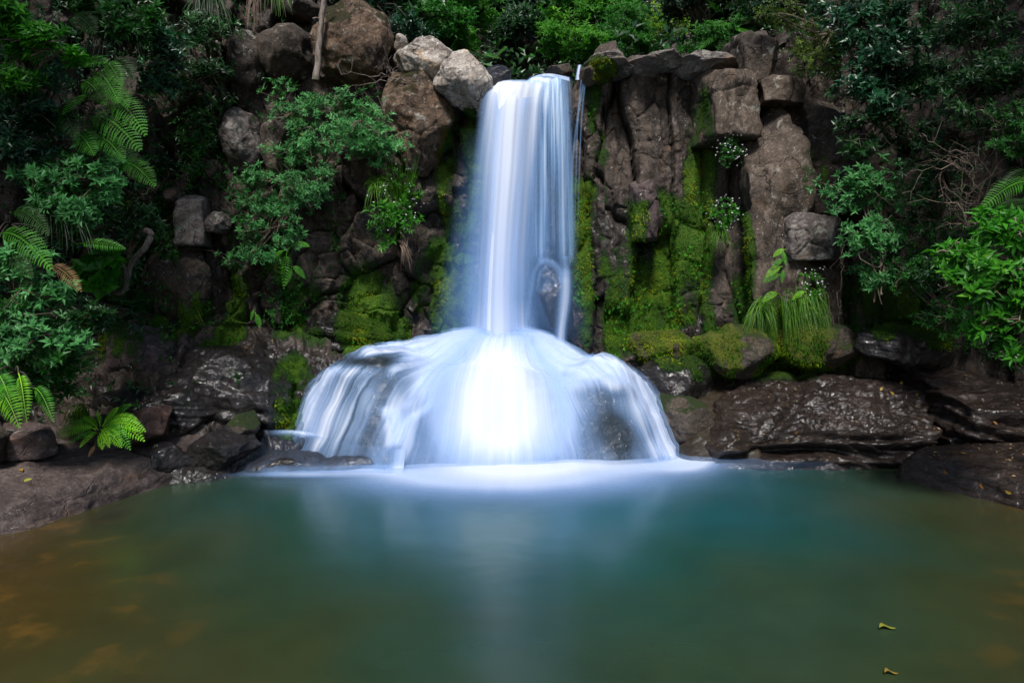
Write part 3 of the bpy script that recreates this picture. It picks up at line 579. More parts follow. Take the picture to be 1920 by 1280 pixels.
# thin jets at the right edge
for k, (a, b, w) in enumerate([(1096, 1068, 3), (1090, 1076, 2), (1098, 1082, 2)]):
    fall('side_jet', M['curtain'], [(150, a-w, a+w, 10.1), (220, (a*.55+b*.45)-w, (a*.55+b*.45)+w, 10.0), (330, b+4-w, b+4+w, 9.95), (500, b-w, b+w, 9.92)],
         lambda U, T, PX, PY: .22*np.sin(pi*U)*(1-sst(T, .5, 1)), lambda U, T, PX, PY: .2+0*U, nu=6, bulge=.01, seed=5+k)
# the stream that lands on a knob and runs on down to the mound
fall('side_stream', M['flow'], [(480, 1044, 1072, 9.85), (505, 1038, 1076, 9.75), (515, 1036, 1078, 9.66), (560, 1032, 1078, 9.60), (620, 1030, 1068, 9.55), (665, 1022, 1070, 9.5)],
     lambda U, T, PX, PY: .66*g(U, .60, .24)*sst(U, 0, .3)*sst(1-U, 0, .3)*(.35+.65*sst(PY, 490, 530)), lambda U, T, PX, PY: .35+0*U, nu=24, bulge=.06, seed=9)
for k, (pts, wd, s_) in enumerate([([(1020, 490), (1003, 508), (995, 550), (990, 585), (984, 614)], 6, .30), ([(1008, 490), (1030, 492), (1046, 505), (1056, 530)], 10, .34), ([(1024, 500), (1012, 515), (1008, 545)], 5, .22)]):
    n = 40; pts = catmull(np.array(pts, float), n); tg = unit(np.gradient(pts, axis=0)); nm_ = np.stack([-tg[:, 1], tg[:, 0]], 1); us = np.linspace(-1, 1, 7)
    V = np.stack([P(*(pts[i]+nm_[i]*wd*u), 9.66+.02*abs(u)) for i in range(n) for u in us])
    mesh('rivulet', V, gridfaces(7, n), M['flow'], WO, WF, {'dens': np.tile((1-us**2)**1.5*s_, n)*np.repeat(.55+.45*np.sin(np.linspace(.3, 2.9, n)), 7), 'streak': np.full(7*n, .5)}, np.stack([np.tile(us*.2+k, n), np.repeat(np.linspace(0, 1, n), 7)], 1))
R_('wet_rock', 'dark rounded knob of rock behind the right side stream', 'rock', M['wetdark'], (993, 488, 1075, 640), 10.05, .7, 401, 12, 10, rough=.03)
# soft spray hanging on both sides of the column
for k, (x0, x1, x2, x3, Y, a) in enumerate([(860, 950, 818, 960, 9.9, .40), (960, 1070, 950, 1100, 9.86, .16), (868, 1040, 805, 1110, 9.3, .24)]):
    fall('spray', M['mist'], [(240, x0, x1, Y), (420, (x0+x2)/2, (x1+x3)/2, Y), (560, x2, x3, Y), (660, x2-40, x3+30, Y)],
         lambda U, T, PX, PY: a*np.sin(pi*U)**1.5*np.sin(pi*np.clip(T*1.0, 0, 1))**1.2*(.4+.8*T), lambda U, T, PX, PY: .3+0*U, nu=40, nv=60, bulge=.1, seed=20+k)
# water over the lip
U, T = np.meshgrid(np.linspace(0, 1, 60), np.linspace(0, 1, 40))
lx0 = np.interp(T, [0, .5, 1], [(952-960)*12./F, (925-960)*10.5/F, (908-960)*10.1/F]); lx1 = np.interp(T, [0, .5, 1], [(1030-960)*12./F, (1064-960)*10.6/F, (1068-960)*10.1/F])
LY = np.interp(T, [0, .5, 1], [12.2, 10.6, 10.08])
LV = np.stack([lx0+(lx1-lx0)*U, LY, np.interp(T, [0, .6, .9, 1], [5.86, 5.76, 5.70, 5.62])+.05*np.sin(U*7+T*3)-.09*g(U, .42, .13)*T], 2).reshape(-1, 3)
mesh('lip_water', LV, gridfaces(60, 40), M['flow'], WO, WF, {'dens': (.35+.3*T).ravel(), 'streak': np.full(2400, .7)}, np.stack([U.ravel(), T.ravel()], 1))
fall('rim_trickle', M['flow'], [(122, 1083, 1091, 10.6), (132, 1081, 1089, 10.45), (150, 1078, 1088, 10.3)], lambda U, T, PX, PY: .75*np.sin(pi*U), lambda U, T, PX, PY: .4+0*U, nu=8, nv=20, bulge=.02, seed=31)

# the fan over the mound
def fan(name, th0, th1, s0, s1, lift, Df, Sf, nu=260, nv=150, mat='apron', seed=0, su=1.):
    U, T = np.meshgrid(np.linspace(0, 1, nu), np.linspace(0, 1, nv)); th = th0+(th1-th0)*U; s = s0+(s1-s0)*T
    V = mound(th.ravel(), s.ravel(), lift); X, Y_ = proj(V)
    d = Df(th.ravel(), s.ravel(), X, Y_); k = Sf(th.ravel(), s.ravel(), X, Y_)
    e = sst(U, 0, .04)*sst(1-U, 0, .04)
    return mesh(name, V, gridfaces(nu, nv)[:, ::-1], M[mat], WO, WF, {'dens': d*e.ravel(), 'streak': k}, np.stack([(U*su+seed).ravel(), (s.reshape(U.shape)).ravel()], 1))
def blobs(X, Y, L):
    r = 0
    for x, y, a, b, s in L: r = r+s*np.exp(-(((X-x)/a)**2+((Y-y)/b)**2))
    return r
BL = [(930, 680, 120, 90, 1.0), (940, 790, 115, 110, 1.1), (920, 640, 120, 30, .8), (1075, 700, 80, 30, .75), (1170, 720, 60, 26, .6), (1215, 750, 38, 40, .75), (1246, 805, 24, 50, .9), (1265, 845, 40, 25, .9),
      (800, 690, 70, 60, .40), (575, 760, 34, 60, .55), (640, 740, 60, 60, .45), (600, 800, 60, 50, .45), (690, 720, 30, 60, .30), (760, 800, 20, 60, .62), (735, 770, 16, 60, .45), (820, 725, 40, 40, .3), (850, 800, 60, 50, .5), (1060, 780, 28, 60, .55), (1200, 790, 30, 40, .3),
      (680, 690, 60, 14, .35), (780, 650, 60, 14, .45), (590, 705, 30, 22, .45)]
LNS = [([(1015, 700), (1070, 688), (1130, 684), (1180, 700), (1220, 745), (1245, 800), (1262, 845)], 13, .75), ([(1000, 640), (1060, 655), (1120, 690)], 16, .5), ([(880, 680), (838, 730), (800, 765), (768, 790), (748, 828)], 7, .5),
       ([(745, 640), (700, 655), (655, 672), (610, 705), (575, 765), (548, 828)], 12, .5), ([(720, 770), (740, 790), (735, 830)], 10, .4), ([(820, 700), (790, 720), (765, 760)], 8, .3), ([(1005, 690), (1030, 730), (1030, 840)], 16, .4), ([(840, 650), (790, 660), (740, 690)], 12, .35)]
def lines(X, Y):
    r = np.zeros(len(X))
    for pts, w, s in LNS:
        q = catmull(np.array(pts, float), 26); dm = np.min(np.stack([(X-a)**2+(Y-b)**2 for a, b in q]), 0); r += s*np.exp(-dm/w**2)
    return r
HO = [(690, 680, 70, 12, .4), (655, 735, 26, 40, .22), (600, 770, 22, 34, .18), (1085, 735, 36, 20, .25), (1170, 815, 30, 40, .2), (845, 770, 26, 34, .22), (725, 720, 42, 48, .38), (640, 672, 60, 16, .5), (1130, 800, 75, 42, .20), (1160, 735, 36, 16, .40), (800, 810, 22, 32, .30), (775, 730, 26, 50, .12), (690, 790, 20, 40, .1)]
def D_fan(th, s, X, Y):
    return np.clip(.17+.85*blobs(X, Y, BL)+lines(X, Y)-blobs(X, Y, HO)+.8*(1-sst(s, .12, .34)), .03, 1.1)*(.45+.55*sst(th, 176, 212))*(.45+.55*(1-sst(th, 326, 352)))
S_fan = lambda th, s, X, Y: np.clip(.15+1.25*sst(np.abs(X-935), 70, 220), 0, 1.4)*sst(s, .2, .5)
fan('water_fan', 158, 372, .0, 1.06, .035, D_fan, S_fan, su=2.2)
fan('water_fan', 170, 366, .05, 1.04, .10, lambda th, s, X, Y: np.clip((D_fan(th, s, X, Y)-.5)*.8, 0, .95), S_fan, seed=3.3, su=1.7)
fan('water_fan', 218, 318, .0, 1.03, .15, lambda th, s, X, Y: np.clip(.9*blobs(X, Y, [(935, 690, 105, 110, .9), (935, 810, 135, 90, .85)]), 0, .9)*sst(th, 218, 245)*sst(318-th, 0, 25), lambda th, s, X, Y: .25+0*X, seed=5.1, su=1.)
# side runs: left shelf spill and foam where the fan meets the pool
def flat(name, x0, x1, y0, y1, z, Df, nu=200, nv=90, streak=.25, mat='flow'):
    X, Y = np.meshgrid(np.linspace(x0, x1, nu), np.linspace(y0, y1, nv)); V = np.stack([X, Y, np.full_like(X, z)], 2).reshape(-1, 3)
    V[:, 2] += .012*vnoise(V*2.2, 5)
    a, b = proj(V); d = Df(a, b)
    return mesh(name, V, gridfaces(nu, nv), M[mat], WO, WF, {'dens': d, 'streak': np.full(len(V), streak)}, np.stack([V[:, 0]*.15, V[:, 1]*.3], 1))
flat('foam', -4.2, 3.6, 4.2, 9.2, .05, lambda a, b: np.clip(1.15*blobs(a, b, [(940, 868, 190, 32, 1.1), (940, 892, 230, 30, 1.0), (1080, 862, 150, 17, .7), (1220, 856, 85, 24, 1.0), (1290, 862, 48, 20, 1.0)])+blobs(a, b, [(620, 832, 110, 9, .9), (540, 838, 70, 12, .6), (700, 880, 90, 8, .35), (560, 888, 90, 6, .5), (800, 872, 70, 20, .4)]), 0, 1.1))
flat('foam', -3.2, 4.0, 4.2, 8.8, .10, lambda a, b: np.clip(blobs(a, b, [(950, 892, 220, 40, .7), (1040, 868, 300, 20, .5)]), 0, .85))
# spill over the low left rocks
X, T = np.meshgrid(np.linspace(-3.3, -1.3, 110), np.linspace(0, 1, 40))
YV = 8.45-.85*T; ZV = .42-.12*T-.30*T**4+.03*vnoise(np.stack([X.ravel()*2, T.ravel(), X.ravel()*0], 1), 3).reshape(X.shape)
mesh('shelf_spill', np.stack([X, YV, ZV], 2).reshape(-1, 3), gridfaces(110, 40), M['flow'], WO, WF, {'dens': (np.clip(.80*g(T, .10, .13)+.04+.25*g(T, .97, .07)+.5*g(X, -1.2, .35), 0, 1)*sst(X, -3.3, -2.7)*sst(T, 0, .06)).ravel(), 'streak': np.full(4400, .9)}, np.stack([X.ravel()*.5, T.ravel()], 1))

# ------------------------------------------------------------------ pool
X, Y = np.meshgrid(np.linspace(-11, 11, 240), np.linspace(-4, 10.2, 200))
def depthf(X, Y):
    v = np.stack([X.ravel()*.45, Y.ravel()*.45, X.ravel()*0], 1); n = fbm(v, 3, 90).reshape(X.shape)
    d = 1.7*np.exp(-((X-.25)/3.1)**2)*(.50+.50*sst(Y, 3.2, 6.8))+.55*sst(Y, 4.2, 7.5)+.22+.20*sst(X, -2, 2)+.2*n
    edge = sst(X+5.2+.35*(Y-5), -.4, 2.2)*sst(6.4-.12*(Y-5)-X, -.4, 2.0)
    return np.maximum(.12, d*(.25+.75*edge))
DP = depthf(X, Y)
pool = mesh('pool_water', np.stack([X, Y, X*0], 2).reshape(-1, 3), gridfaces(240, 200), None or M['flow'], attrs={'depth': DP.ravel()})
t = NT('pool_water'); dp = t.attr('depth'); co = t.n('TexCoord').outputs['Object']
nz = t.noise(co, .55, 4, .5, .4); nb = t.noise(t.n('Mapping', {'Vector': co, 'Scale': (1, 1, 1)}).outputs[0], 1.6, 5, .6)
dd = t.math('ADD', dp, t.math('MULTIPLY', t.math('SUBTRACT', nz, .5), .9))
cr = t.n('ValToRGB', {0: t.math('MULTIPLY', dd, .36)}); e = cr.color_ramp.elements
e[0].position = .10; e[0].color = (.085, .052, .010, 1); e[1].position = .93; e[1].color = (.008, .105, .140, 1)
for p_, c_ in ((.22, (.052, .043, .013)), (.36, (.032, .050, .022)), (.56, (.014, .064, .054))): x = e.new(p_); x.color = (*c_, 1)
colw = t.mix(t.rng(nb, .35, .7, .25, .6), cr.outputs[0], t.mix(1., cr.outputs[0], (.55, .6, .6), 'MULTIPLY'))
colw = t.mix(t.math('MULTIPLY', t.rng(t.noise(co, 2.6, 4, .55), .52, .68, 0, .7), t.rng(dp, .45, 1.0, 1, 0)), colw, (.14, .075, .014))
bn = t.n('Bump', {'Height': t.noise(t.n('Mapping', {'Vector': co, 'Scale': (.9, 1.5, 1)}).outputs[0], 1.5, 2), 'Strength': .02, 'Distance': .25}).outputs[0]
df = t.n('BsdfDiffuse', {0: colw}); mx = t.n('MixShader', {0: t.rng(dp, .05, .8, .45, .99), 1: t.n('BsdfTransparent').outputs[0], 2: df.outputs[0]})
gl = t.n('BsdfGlossy', {'Color': (.9, .95, 1, 1), 'Roughness': .22, 'Normal': bn}); fr = t.n('Fresnel', {'IOR': 1.33, 'Normal': bn})
m_ = t.done(t.n('MixShader', {0: t.math('MULTIPLY', fr, 1.2), 1: mx.outputs[0], 2: gl.outputs[0]})); pool.data.materials[0] = m_
tag(pool, 'smooth teal to olive pool below the falls', 'pool', kind='structure')
bed = mesh('pool_bed', np.stack([X, Y, -DP*.8-.05+.06*fbm(np.stack([X.ravel()*2, Y.ravel()*2, X.ravel()*0], 1), 3, 4).reshape(X.shape)], 2).reshape(-1, 3), gridfaces(240, 200), rock_mat('pool_bed', (.06, .035, .012), (.14, .085, .03), (.2, .13, .06)))
tag(bed, 'brown stony bed of the pool', 'pool bed', kind='structure')
# ------------------------------------------------------------------ vegetation
def leafverts(c, d, n, L, W, r, droop=.15, fold=.25, wide=.45):
    """c base, d direction, n up-normal (all N,3); L, W arrays. 5 verts, 4 triangles a leaf"""
    d = unit(d); s = unit(np.cross(d, n)); n = np.cross(s, d)
    L = L[:, None]; W = W[:, None]
    m = c+d*L*wide
    V = np.stack([c, m+s*W*.5+n*W*fold, m, m-s*W*.5+n*W*fold, c+d*L-n*L*droop], 1).reshape(-1, 3)
    b = (np.arange(len(c))*5)[:, None]
    Fc = np.concatenate([b+np.array([[0, 2, 1]]), b+np.array([[0, 3, 2]]), b+np.array([[1, 2, 4]]), b+np.array([[2, 3, 4]])])
    return V, Fc, np.repeat(r, 5)
def rdir(n, r_): return unit(r_.normal(size=(n, 3)))
def rosettes(acc, pts, axis, per, L, W, r_, spread=1.1, droop=.2, shade=None):
    n = len(pts); ax = unit(axis)
    A = unit(np.cross(ax, rdir(n, r_))); B = np.cross(ax, A)
    rr = r_.rand(n)
    for k in range(per):
        an = 2*pi*k/per+r_.uniform(-.35, .35, n); tl = spread*r_.uniform(.55, 1.15, n)
        d = ax*np.cos(tl)[:, None]+(A*np.cos(an)[:, None]+B*np.sin(an)[:, None])*np.sin(tl)[:, None]
        nn = ax+.15*rdir(n, r_)
        sc = r_.uniform(.65, 1.15, n)
        v, f, q = leafverts(pts+ax*r_.uniform(-.5, .3, n)[:, None]*L, d, nn, L*sc, W*sc, np.clip(rr*.75+.25*r_.rand(n), 0, .999), droop)
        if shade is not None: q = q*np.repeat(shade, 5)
        acc.add(v, f, q)
def bezier(a, b, sag, n=8, r_=None, jit=0.):
    t = np.linspace(0, 1, n)[:, None]; p = a*(1-t)+b*t; p[:, 2] += (sag*4*t*(1-t))[:, 0]
    if r_ is not None and jit: p[1:-1] += r_.normal(size=(n-2, 3))*jit
    return p
LIGHT = unit(np.array([0, -.75, .8]))
def blobpts(x0, y0, x1, y1, Y, dy, n, r_, shell=.35):
    v = rdir(n, r_)*(shell+(1-shell)*r_.rand(n)[:, None]**.6)
    c = P((x0+x1)/2, (y0+y1)/2, Y); h = (P(x1, y0, Y)-P(x0, y1, Y))/2
    w_ = fbm(v*1.6+r_.uniform(0, 90), 3, 3)*.55+1
    return c+v*w_[:, None]*np.array([h[0], dy, h[2]]), v, c
def shrub(name, label, cat, root, bl, n, L, W, per, mat, seed, spread=1.1, droop=.2, group=None, stemmat='bark', stem=.018, limbs=4, light=.55, clump=0):
    r_ = np.random.RandomState(seed); root = P(*root)
    if name == 'bank_shrub': L *= 1.2; W *= 1.25; n = int(n*1.15)
    e = empty(name, tuple(root), label, cat, group)
    st = Acc(); lv = Acc(); tot = sum((b[2]-b[0])*(b[3]-b[1]) for b in bl)
    for b in bl:
        k = max(6, int(n*(b[2]-b[0])*(b[3]-b[1])/tot)); Y = b[4]; dy = b[5]
        if clump:      # leaves gather in sprays with gaps between
            nc = max(3, k//clump); cs, _, c = blobpts(*b[:4], Y, dy, nc, r_)
            i = r_.randint(0, nc, k); sp = .32*min(b[2]-b[0], b[3]-b[1])*Y/F/max(1., (nc/6.)**.4)
            p = cs[i]+r_.normal(size=(k, 3))*sp*.55*np.array([1.2, 1, .7]); v = unit(p-c)
        else: p, v, c = blobpts(*b[:4], Y, dy, k, r_)
        ends = blobpts(*b[:4], Y, dy, limbs, r_, .6)[0]; cl = []
        for q in ends:
            mid = c+(q-c)*.2+r_.normal(size=3)*.05; path = catmull(np.stack([root, root*.45+mid*.55+np.array([0, 0, .04])+r_.normal(size=3)*.05, mid, q]), 16)
            st.add(*tube(path, np.linspace(stem, stem*.25, 16), 5)); cl.append(path[5:])
        cl = np.concatenate(cl)
        for q in p[::2]:
            j = np.argmin(((cl-q)**2).sum(1)); st.add(*tube(bezier(cl[j], q, -.02, 4), np.linspace(stem*.28, stem*.10, 4), 3))
        sh = None
        rosettes(lv, p, v*.55+LIGHT*light+rdir(k, r_)*.35, per, L, W, r_, spread, droop)
    st.build('branches', M[stemmat], root, e)
    lv.build('leaves', M[mat], root, e, smooth=False)
    return e
SH = 'shrub'
bb = dict(per=7, spread=1.15)
shrub('wall_shrub', 'pale blue green bush spilling over the brown rocks left of the falls', SH, (590, 330, 9.75), [(500, 155, 600, 235, 9.45, .3), (590, 165, 700, 290, 9.35, .35), (520, 225, 640, 300, 9.4, .3), (440, 285, 600, 400, 9.35, .35), (440, 390, 560, 470, 9.3, .3), (540, 300, 620, 400, 9.4, .25), (420, 455, 520, 510, 9.25, .2)], 1700, .075, .023, 8, 'l_blue', 1, clump=16, stemmat='twig')
shrub('wall_shrub', 'pale leafy bush between the blue green bush and the moss of the falls', SH, (655, 300, 9.8), [(640, 185, 735, 290, 9.45, .25), (660, 250, 760, 320, 9.5, .2)], 380, .08, .024, 7, 'l_blue', 2, clump=14, stemmat='twig')
shrub('leafy_plant', 'bright green lance leaved plant hanging under the white flowers', 'plant', (735, 360, 9.7), [(705, 370, 785, 455, 9.45, .15)], 80, .11, .026, 8, 'l_bright', 3, clump=6)
shrub('leafy_plant', 'narrow green climbing plant left of the grey flat faced block', 'plant', (385, 330, 9.6), [(350, 195, 400, 250, 9.4, .12), (345, 230, 415, 290, 9.35, .15), (350, 270, 385, 335, 9.35, .12)], 110, .10, .03, 7, 'l_mid', 4)
shrub('leafy_plant', 'small dark green plant on the earthy bank under the grey stones', 'plant', (318, 475, 9.3), [(300, 450, 335, 500, 9.15, .1)], 40, .07, .035, 6, 'l_mid', 5)
shrub('bank_shrub', 'blue leaved branch hanging near the dark hollow at the upper left', SH, (300, 110, 8.9), [(275, 45, 330, 110, 8.5, .2), (270, 100, 330, 165, 8.4, .2)], 120, .10, .034, 7, 'l_darkblue', 6, clump=8)
shrub('bank_shrub', 'bright green shrub at the top left corner', SH, (40, 190, 7.2), [(-20, 5, 60, 70, 6.6, .3), (0, 50, 110, 110, 6.6, .3), (20, 75, 150, 115, 6.5, .3), (-20, 110, 60, 180, 6.6, .25)], 330, .085, .026, 8, 'l_bright', 7, clump=10)
shrub('bank_shrub', 'mid green shrub above the tree fern at the upper left', SH, (210, 60, 8.4), [(150, 0, 290, 60, 8.0, .4), (180, 30, 270, 75, 7.9, .3)], 240, .10, .03, 8, 'l_mid', 8, clump=10)
shrub('bank_shrub', 'dark blue green shrub left of the tree fern', SH, (60, 240, 7.6), [(-30, 140, 60, 230, 7.2, .35), (20, 180, 110, 260, 7.0, .3), (70, 95, 130, 165, 7.3, .3), (-30, 220, 80, 310, 6.9, .35)], 420, .085, .028, 7, 'l_darkblue', 9, clump=10)
shrub('bank_shrub', 'blue green shrub below the tree fern fronds at the left', SH, (100, 400, 7.6), [(30, 300, 130, 380, 7.0, .3), (120, 300, 215, 375, 7.1, .3), (60, 350, 200, 430, 6.9, .3), (150, 265, 250, 320, 7.3, .2)], 430, .09, .03, 7, 'l_blue', 10, clump=10)
shrub('bank_shrub', 'blue green shrub hanging over the shaded lower left bank', SH, (30, 560, 6.9), [(-20, 470, 80, 540, 6.3, .3), (20, 530, 130, 610, 6.3, .3), (-20, 590, 110, 680, 6.2, .3), (60, 610, 160, 690, 6.4, .25)], 430, .08, .026, 7, 'l_blue', 11, clump=10)
shrub('bank_shrub', 'mid green shrub low on the bank above the small shaded boulder', SH, (60, 720, 7.0), [(30, 640, 150, 740, 6.6, .3), (-10, 690, 80, 770, 6.3, .3)], 220, .09, .03, 7, 'l_mid', 12, clump=10)
shrub('broad_leaf_plant', 'bright plant with broad rounded leaves by the curved root', 'plant', (190, 530, 8.3), [(150, 478, 232, 530, 8.0, .15), (135, 500, 200, 545, 8.0, .12)], 24, .20, .15, 5, 'l_bright', 13, spread=1.3, droop=.1)
shrub('bank_shrub', 'dark green shrub under the hanging dry grass at the upper left', SH, (400, 140, 9.6), [(350, 20, 430, 110, 9.2, .3), (340, 100, 420, 200, 9.2, .3)], 180, .09, .03, 7, 'l_dark', 14, clump=10)
shrub('bank_shrub', 'small leafy sprig right of the broad leaved plant', SH, (240, 480, 8.8), [(235, 380, 300, 450, 8.6, .2)], 70, .08, .03, 6, 'l_dark', 15)
shrub('bank_shrub', 'green shrub low at the left between hanging fronds and boulder', SH, (130, 650, 7.6), [(110, 560, 200, 640, 7.3, .2)], 120, .08, .03, 6, 'l_dark', 16, clump=8)
# right side
shrub('hanging_shrub', 'dark blue green shrub hanging from the upper right rim', SH, (1640, 60, 9.0), [(1560, 0, 1700, 90, 8.5, .4), (1590, 70, 1730, 160, 8.4, .35), (1590, 140, 1690, 230, 8.4, .3), (1540, -20, 1640, 40, 8.7, .4)], 520, .12, .045, 7, 'l_darkblue', 20, clump=10)
shrub('hanging_shrub', 'mid height dark shrub above the bright blue green shrub', SH, (1660, 240, 8.9), [(1590, 210, 1700, 290, 8.4, .25), (1680, 90, 1760, 210, 8.4, .3)], 240, .11, .04, 7, 'l_dark', 21, clump=10)
shrub('hanging_shrub', 'blue green shrub cascading down the wall right of the columns', SH, (1650, 330, 8.9), [(1540, 320, 1640, 400, 8.5, .25), (1600, 290, 1700, 390, 8.45, .25), (1570, 390, 1690, 470, 8.4, .25), (1600, 450, 1690, 540, 8.35, .2), (1625, 520, 1670, 570, 8.3, .12)], 520, .095, .034, 7, 'l_blue', 22, clump=10, stemmat='twig')
shrub('waterside_bush', 'bright green bush reaching in from the right edge', SH, (1990, 560, 6.4), [(1820, 380, 1960, 470, 5.9, .3), (1760, 440, 1860, 500, 5.9, .25), (1800, 470, 1960, 560, 5.8, .3), (1745, 520, 1850, 570, 5.9, .2), (1850, 540, 1960, 620, 5.8, .3), (1830, 590, 1880, 635, 5.8, .15), (1870, 640, 1950, 670, 5.8, .15)], 400, .115, .042, 7, 'l_bright', 23, clump=9, stemmat='twig')
shrub('fine_leaved_shrub', 'yellow green fine leaved shrub over the shaded right rim', SH, (1560, 60, 9.6), [(1475, 30, 1560, 110, 9.2, .3), (1500, 90, 1570, 160, 9.1, .25), (1420, -10, 1520, 50, 9.5, .4)], 620, .05, .014, 9, 'l_yel', 24, clump=16)
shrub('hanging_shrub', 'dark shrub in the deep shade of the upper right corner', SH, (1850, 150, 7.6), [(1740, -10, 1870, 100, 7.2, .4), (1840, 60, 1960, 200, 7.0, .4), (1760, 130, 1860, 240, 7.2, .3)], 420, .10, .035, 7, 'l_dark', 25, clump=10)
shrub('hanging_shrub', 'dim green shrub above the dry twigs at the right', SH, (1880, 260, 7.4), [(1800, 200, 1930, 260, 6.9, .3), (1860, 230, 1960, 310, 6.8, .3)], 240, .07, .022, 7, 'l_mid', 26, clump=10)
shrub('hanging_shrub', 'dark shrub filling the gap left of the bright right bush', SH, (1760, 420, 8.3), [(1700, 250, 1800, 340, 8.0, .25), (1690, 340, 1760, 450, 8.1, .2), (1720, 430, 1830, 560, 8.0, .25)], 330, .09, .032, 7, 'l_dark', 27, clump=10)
shrub('leafy_plant', 'low green plant clump under the right hand bush', 'plant', (1800, 620, 8.2), [(1730, 560, 1840, 630, 7.9, .2), (1680, 480, 1740, 560, 8.2, .15)], 180, .07, .024, 7, 'l_mid', 28, clump=8)
# flowering tufts
def flowers(name, label, box, Y, n, seed, green='l_mid', nl=90):
    r_ = np.random.RandomState(seed); root = P((box[0]+box[2])/2, box[3], Y+.15); e = empty(name, tuple(root), label, 'flowering plant', 'white flowered plants on the cliff')
    p, v, c = blobpts(*box, Y, .12, nl, r_); a = Acc(); rosettes(a, p, v+LIGHT, 6, .05, .016, r_); a.build('leaves', M[green], root, e, smooth=False)
    s = Acc()
    for q in p[::3]: s.add(*tube(bezier(root, q, .02, 5), .003, 3))
    s.build('stems', M['grass'], root, e)
    p, v, c = blobpts(box[0]-10, box[1]-6, box[2]+10, box[3]+6, Y-.12, .12, n, r_, .5); proto = None
    for q in p:
        if proto is None:
            a = Acc(); rosettes(a, root[None], LIGHT[None], 5, .016, .012, r_, 1.35, 0.); h = proto = a.build('flower_head', M['petal'], root, e, smooth=False)
        else: h = proto.copy(); C.objects.link(h)
        h.location = tuple(q-root); h.rotation_euler = (r_.uniform(-.5, .5), r_.uniform(-.5, .5), r_.uniform(0, 6))
flowers('flowering_plant', 'white flowered tuft on the pitted column', (1345, 258, 1395, 308), 9.55, 42, 1)
flowers('flowering_plant', 'white flowered tuft below the pitted column', (1335, 370, 1385, 430), 9.5, 46, 2, 'l_bright')
flowers('flowering_plant', 'white flowered plant on the brown outcrop left of the falls', (700, 300, 790, 440), 9.5, 60, 3, 'l_bright', 120)
flowers('flowering_plant', 'white flowered plant trailing beside the bright small ferns', (1500, 500, 1550, 580), 9.1, 46, 4, 'l_bright')

# ferns: every frond is drawn from its base to its tip
def frond(name, a, b, mat, parent, origin, wid, arch, seed, npair=24, face=None):
    r_ = np.random.RandomState(seed); ln = np.linalg.norm(b-a); n = max(8, int(npair*(.8 if ln > .7 else .66))); t = np.linspace(0, 1, n+6)
    p = a[None]*(1-t[:, None])+b[None]*t[:, None]; ln = np.linalg.norm(b-a); p[:, 2] += arch*ln*4*t*(1-t)*(1.15-.5*t)
    T = unit(np.gradient(p, axis=0)); fc = np.array([0, -1., .45]) if face is None else np.array(face)
    S = unit(np.cross(T, fc)+.0*T); Nn_ = np.cross(S, T)
    acc = Acc(); acc.add(*quadtri(*tube(p, np.linspace(.006, .0015, len(p))*max(1, ln), 4)), .95)
    i = np.arange(3, n+6); tt = (i-3)/(n+2); i = i; L_ = wid*.60*ln*np.clip(np.sin(pi*np.clip(tt*.82+.16, 0, 1))**.75*(1-.25*tt)*1.05, .03, 1)
    for s in (-1, 1):
        # each pinna bends forwards and hangs at its end: two segments with toothed outline
        d = unit(S[i]*s+T[i]*.45-Nn_[i]*r_.uniform(.0, .25, len(i))[:, None])
        c = p[i]; W = np.full(len(i), ln/n*.92)
        d2 = unit(d+T[i]*.25-np.array([0, 0, .35]))
        k = 6
        for j in range(k if ln > .7 else 0):       # toothed outline: short leaflets along the pinna
            f0 = j/k; pos = c+d*(L_*min(f0, .5))[:, None]+d2*(L_*max(f0-.5, 0))[:, None]
            dd = d if f0 < .5 else d2
            for q in (-1, 1):
                dir_ = unit(dd*.75+T[i]*.75*q); ll = W*.40*(1-.6*f0)+.002
                v, f, r = leafverts(pos, dir_, Nn_[i]+0*dd, ll, W*.26*(1-.4*f0), np.clip(r_.uniform(.2, .8, len(i)), 0, .999), .1, .1)
                acc.add(v, f, r)
        v, f, r = leafverts(c, d, Nn_[i], L_*1.02, W*(.34 if ln > .7 else .50), r_.uniform(.2, .8, len(i)), .12, .15); acc.add(v, f, r)
    return acc.build(name, M[mat], origin, parent, smooth=False)
def quadtri(V, Q): return V, np.concatenate([Q[:, [0, 1, 2]], Q[:, [0, 2, 3]]])
def fern(name, label, root, fr, group=None, seed=0, npair=24, wid=.26, dY=0.):
    """fr: (base px,py, tip px,py, Ybase, Ytip, arch, material[, wid])"""
    ro = P(*root); e = empty(name, tuple(ro), label, 'fern', group)
    st = Acc()
    for k, q in enumerate(fr):
        a = P(q[0], q[1], q[4]-dY); b = P(q[2], q[3], q[5]-dY)
        frond('frond', a, b, q[7], e, ro, q[8] if len(q) > 8 else wid, q[6], seed*50+k, npair)
        st.add(*tube(bezier(ro, a, .06, 8), np.linspace(.012, .006, 8), 4))
    st.build('stalks', M['darkbark'], ro, e)
    return e
f_, df_ = 'fern', 'darkfern'
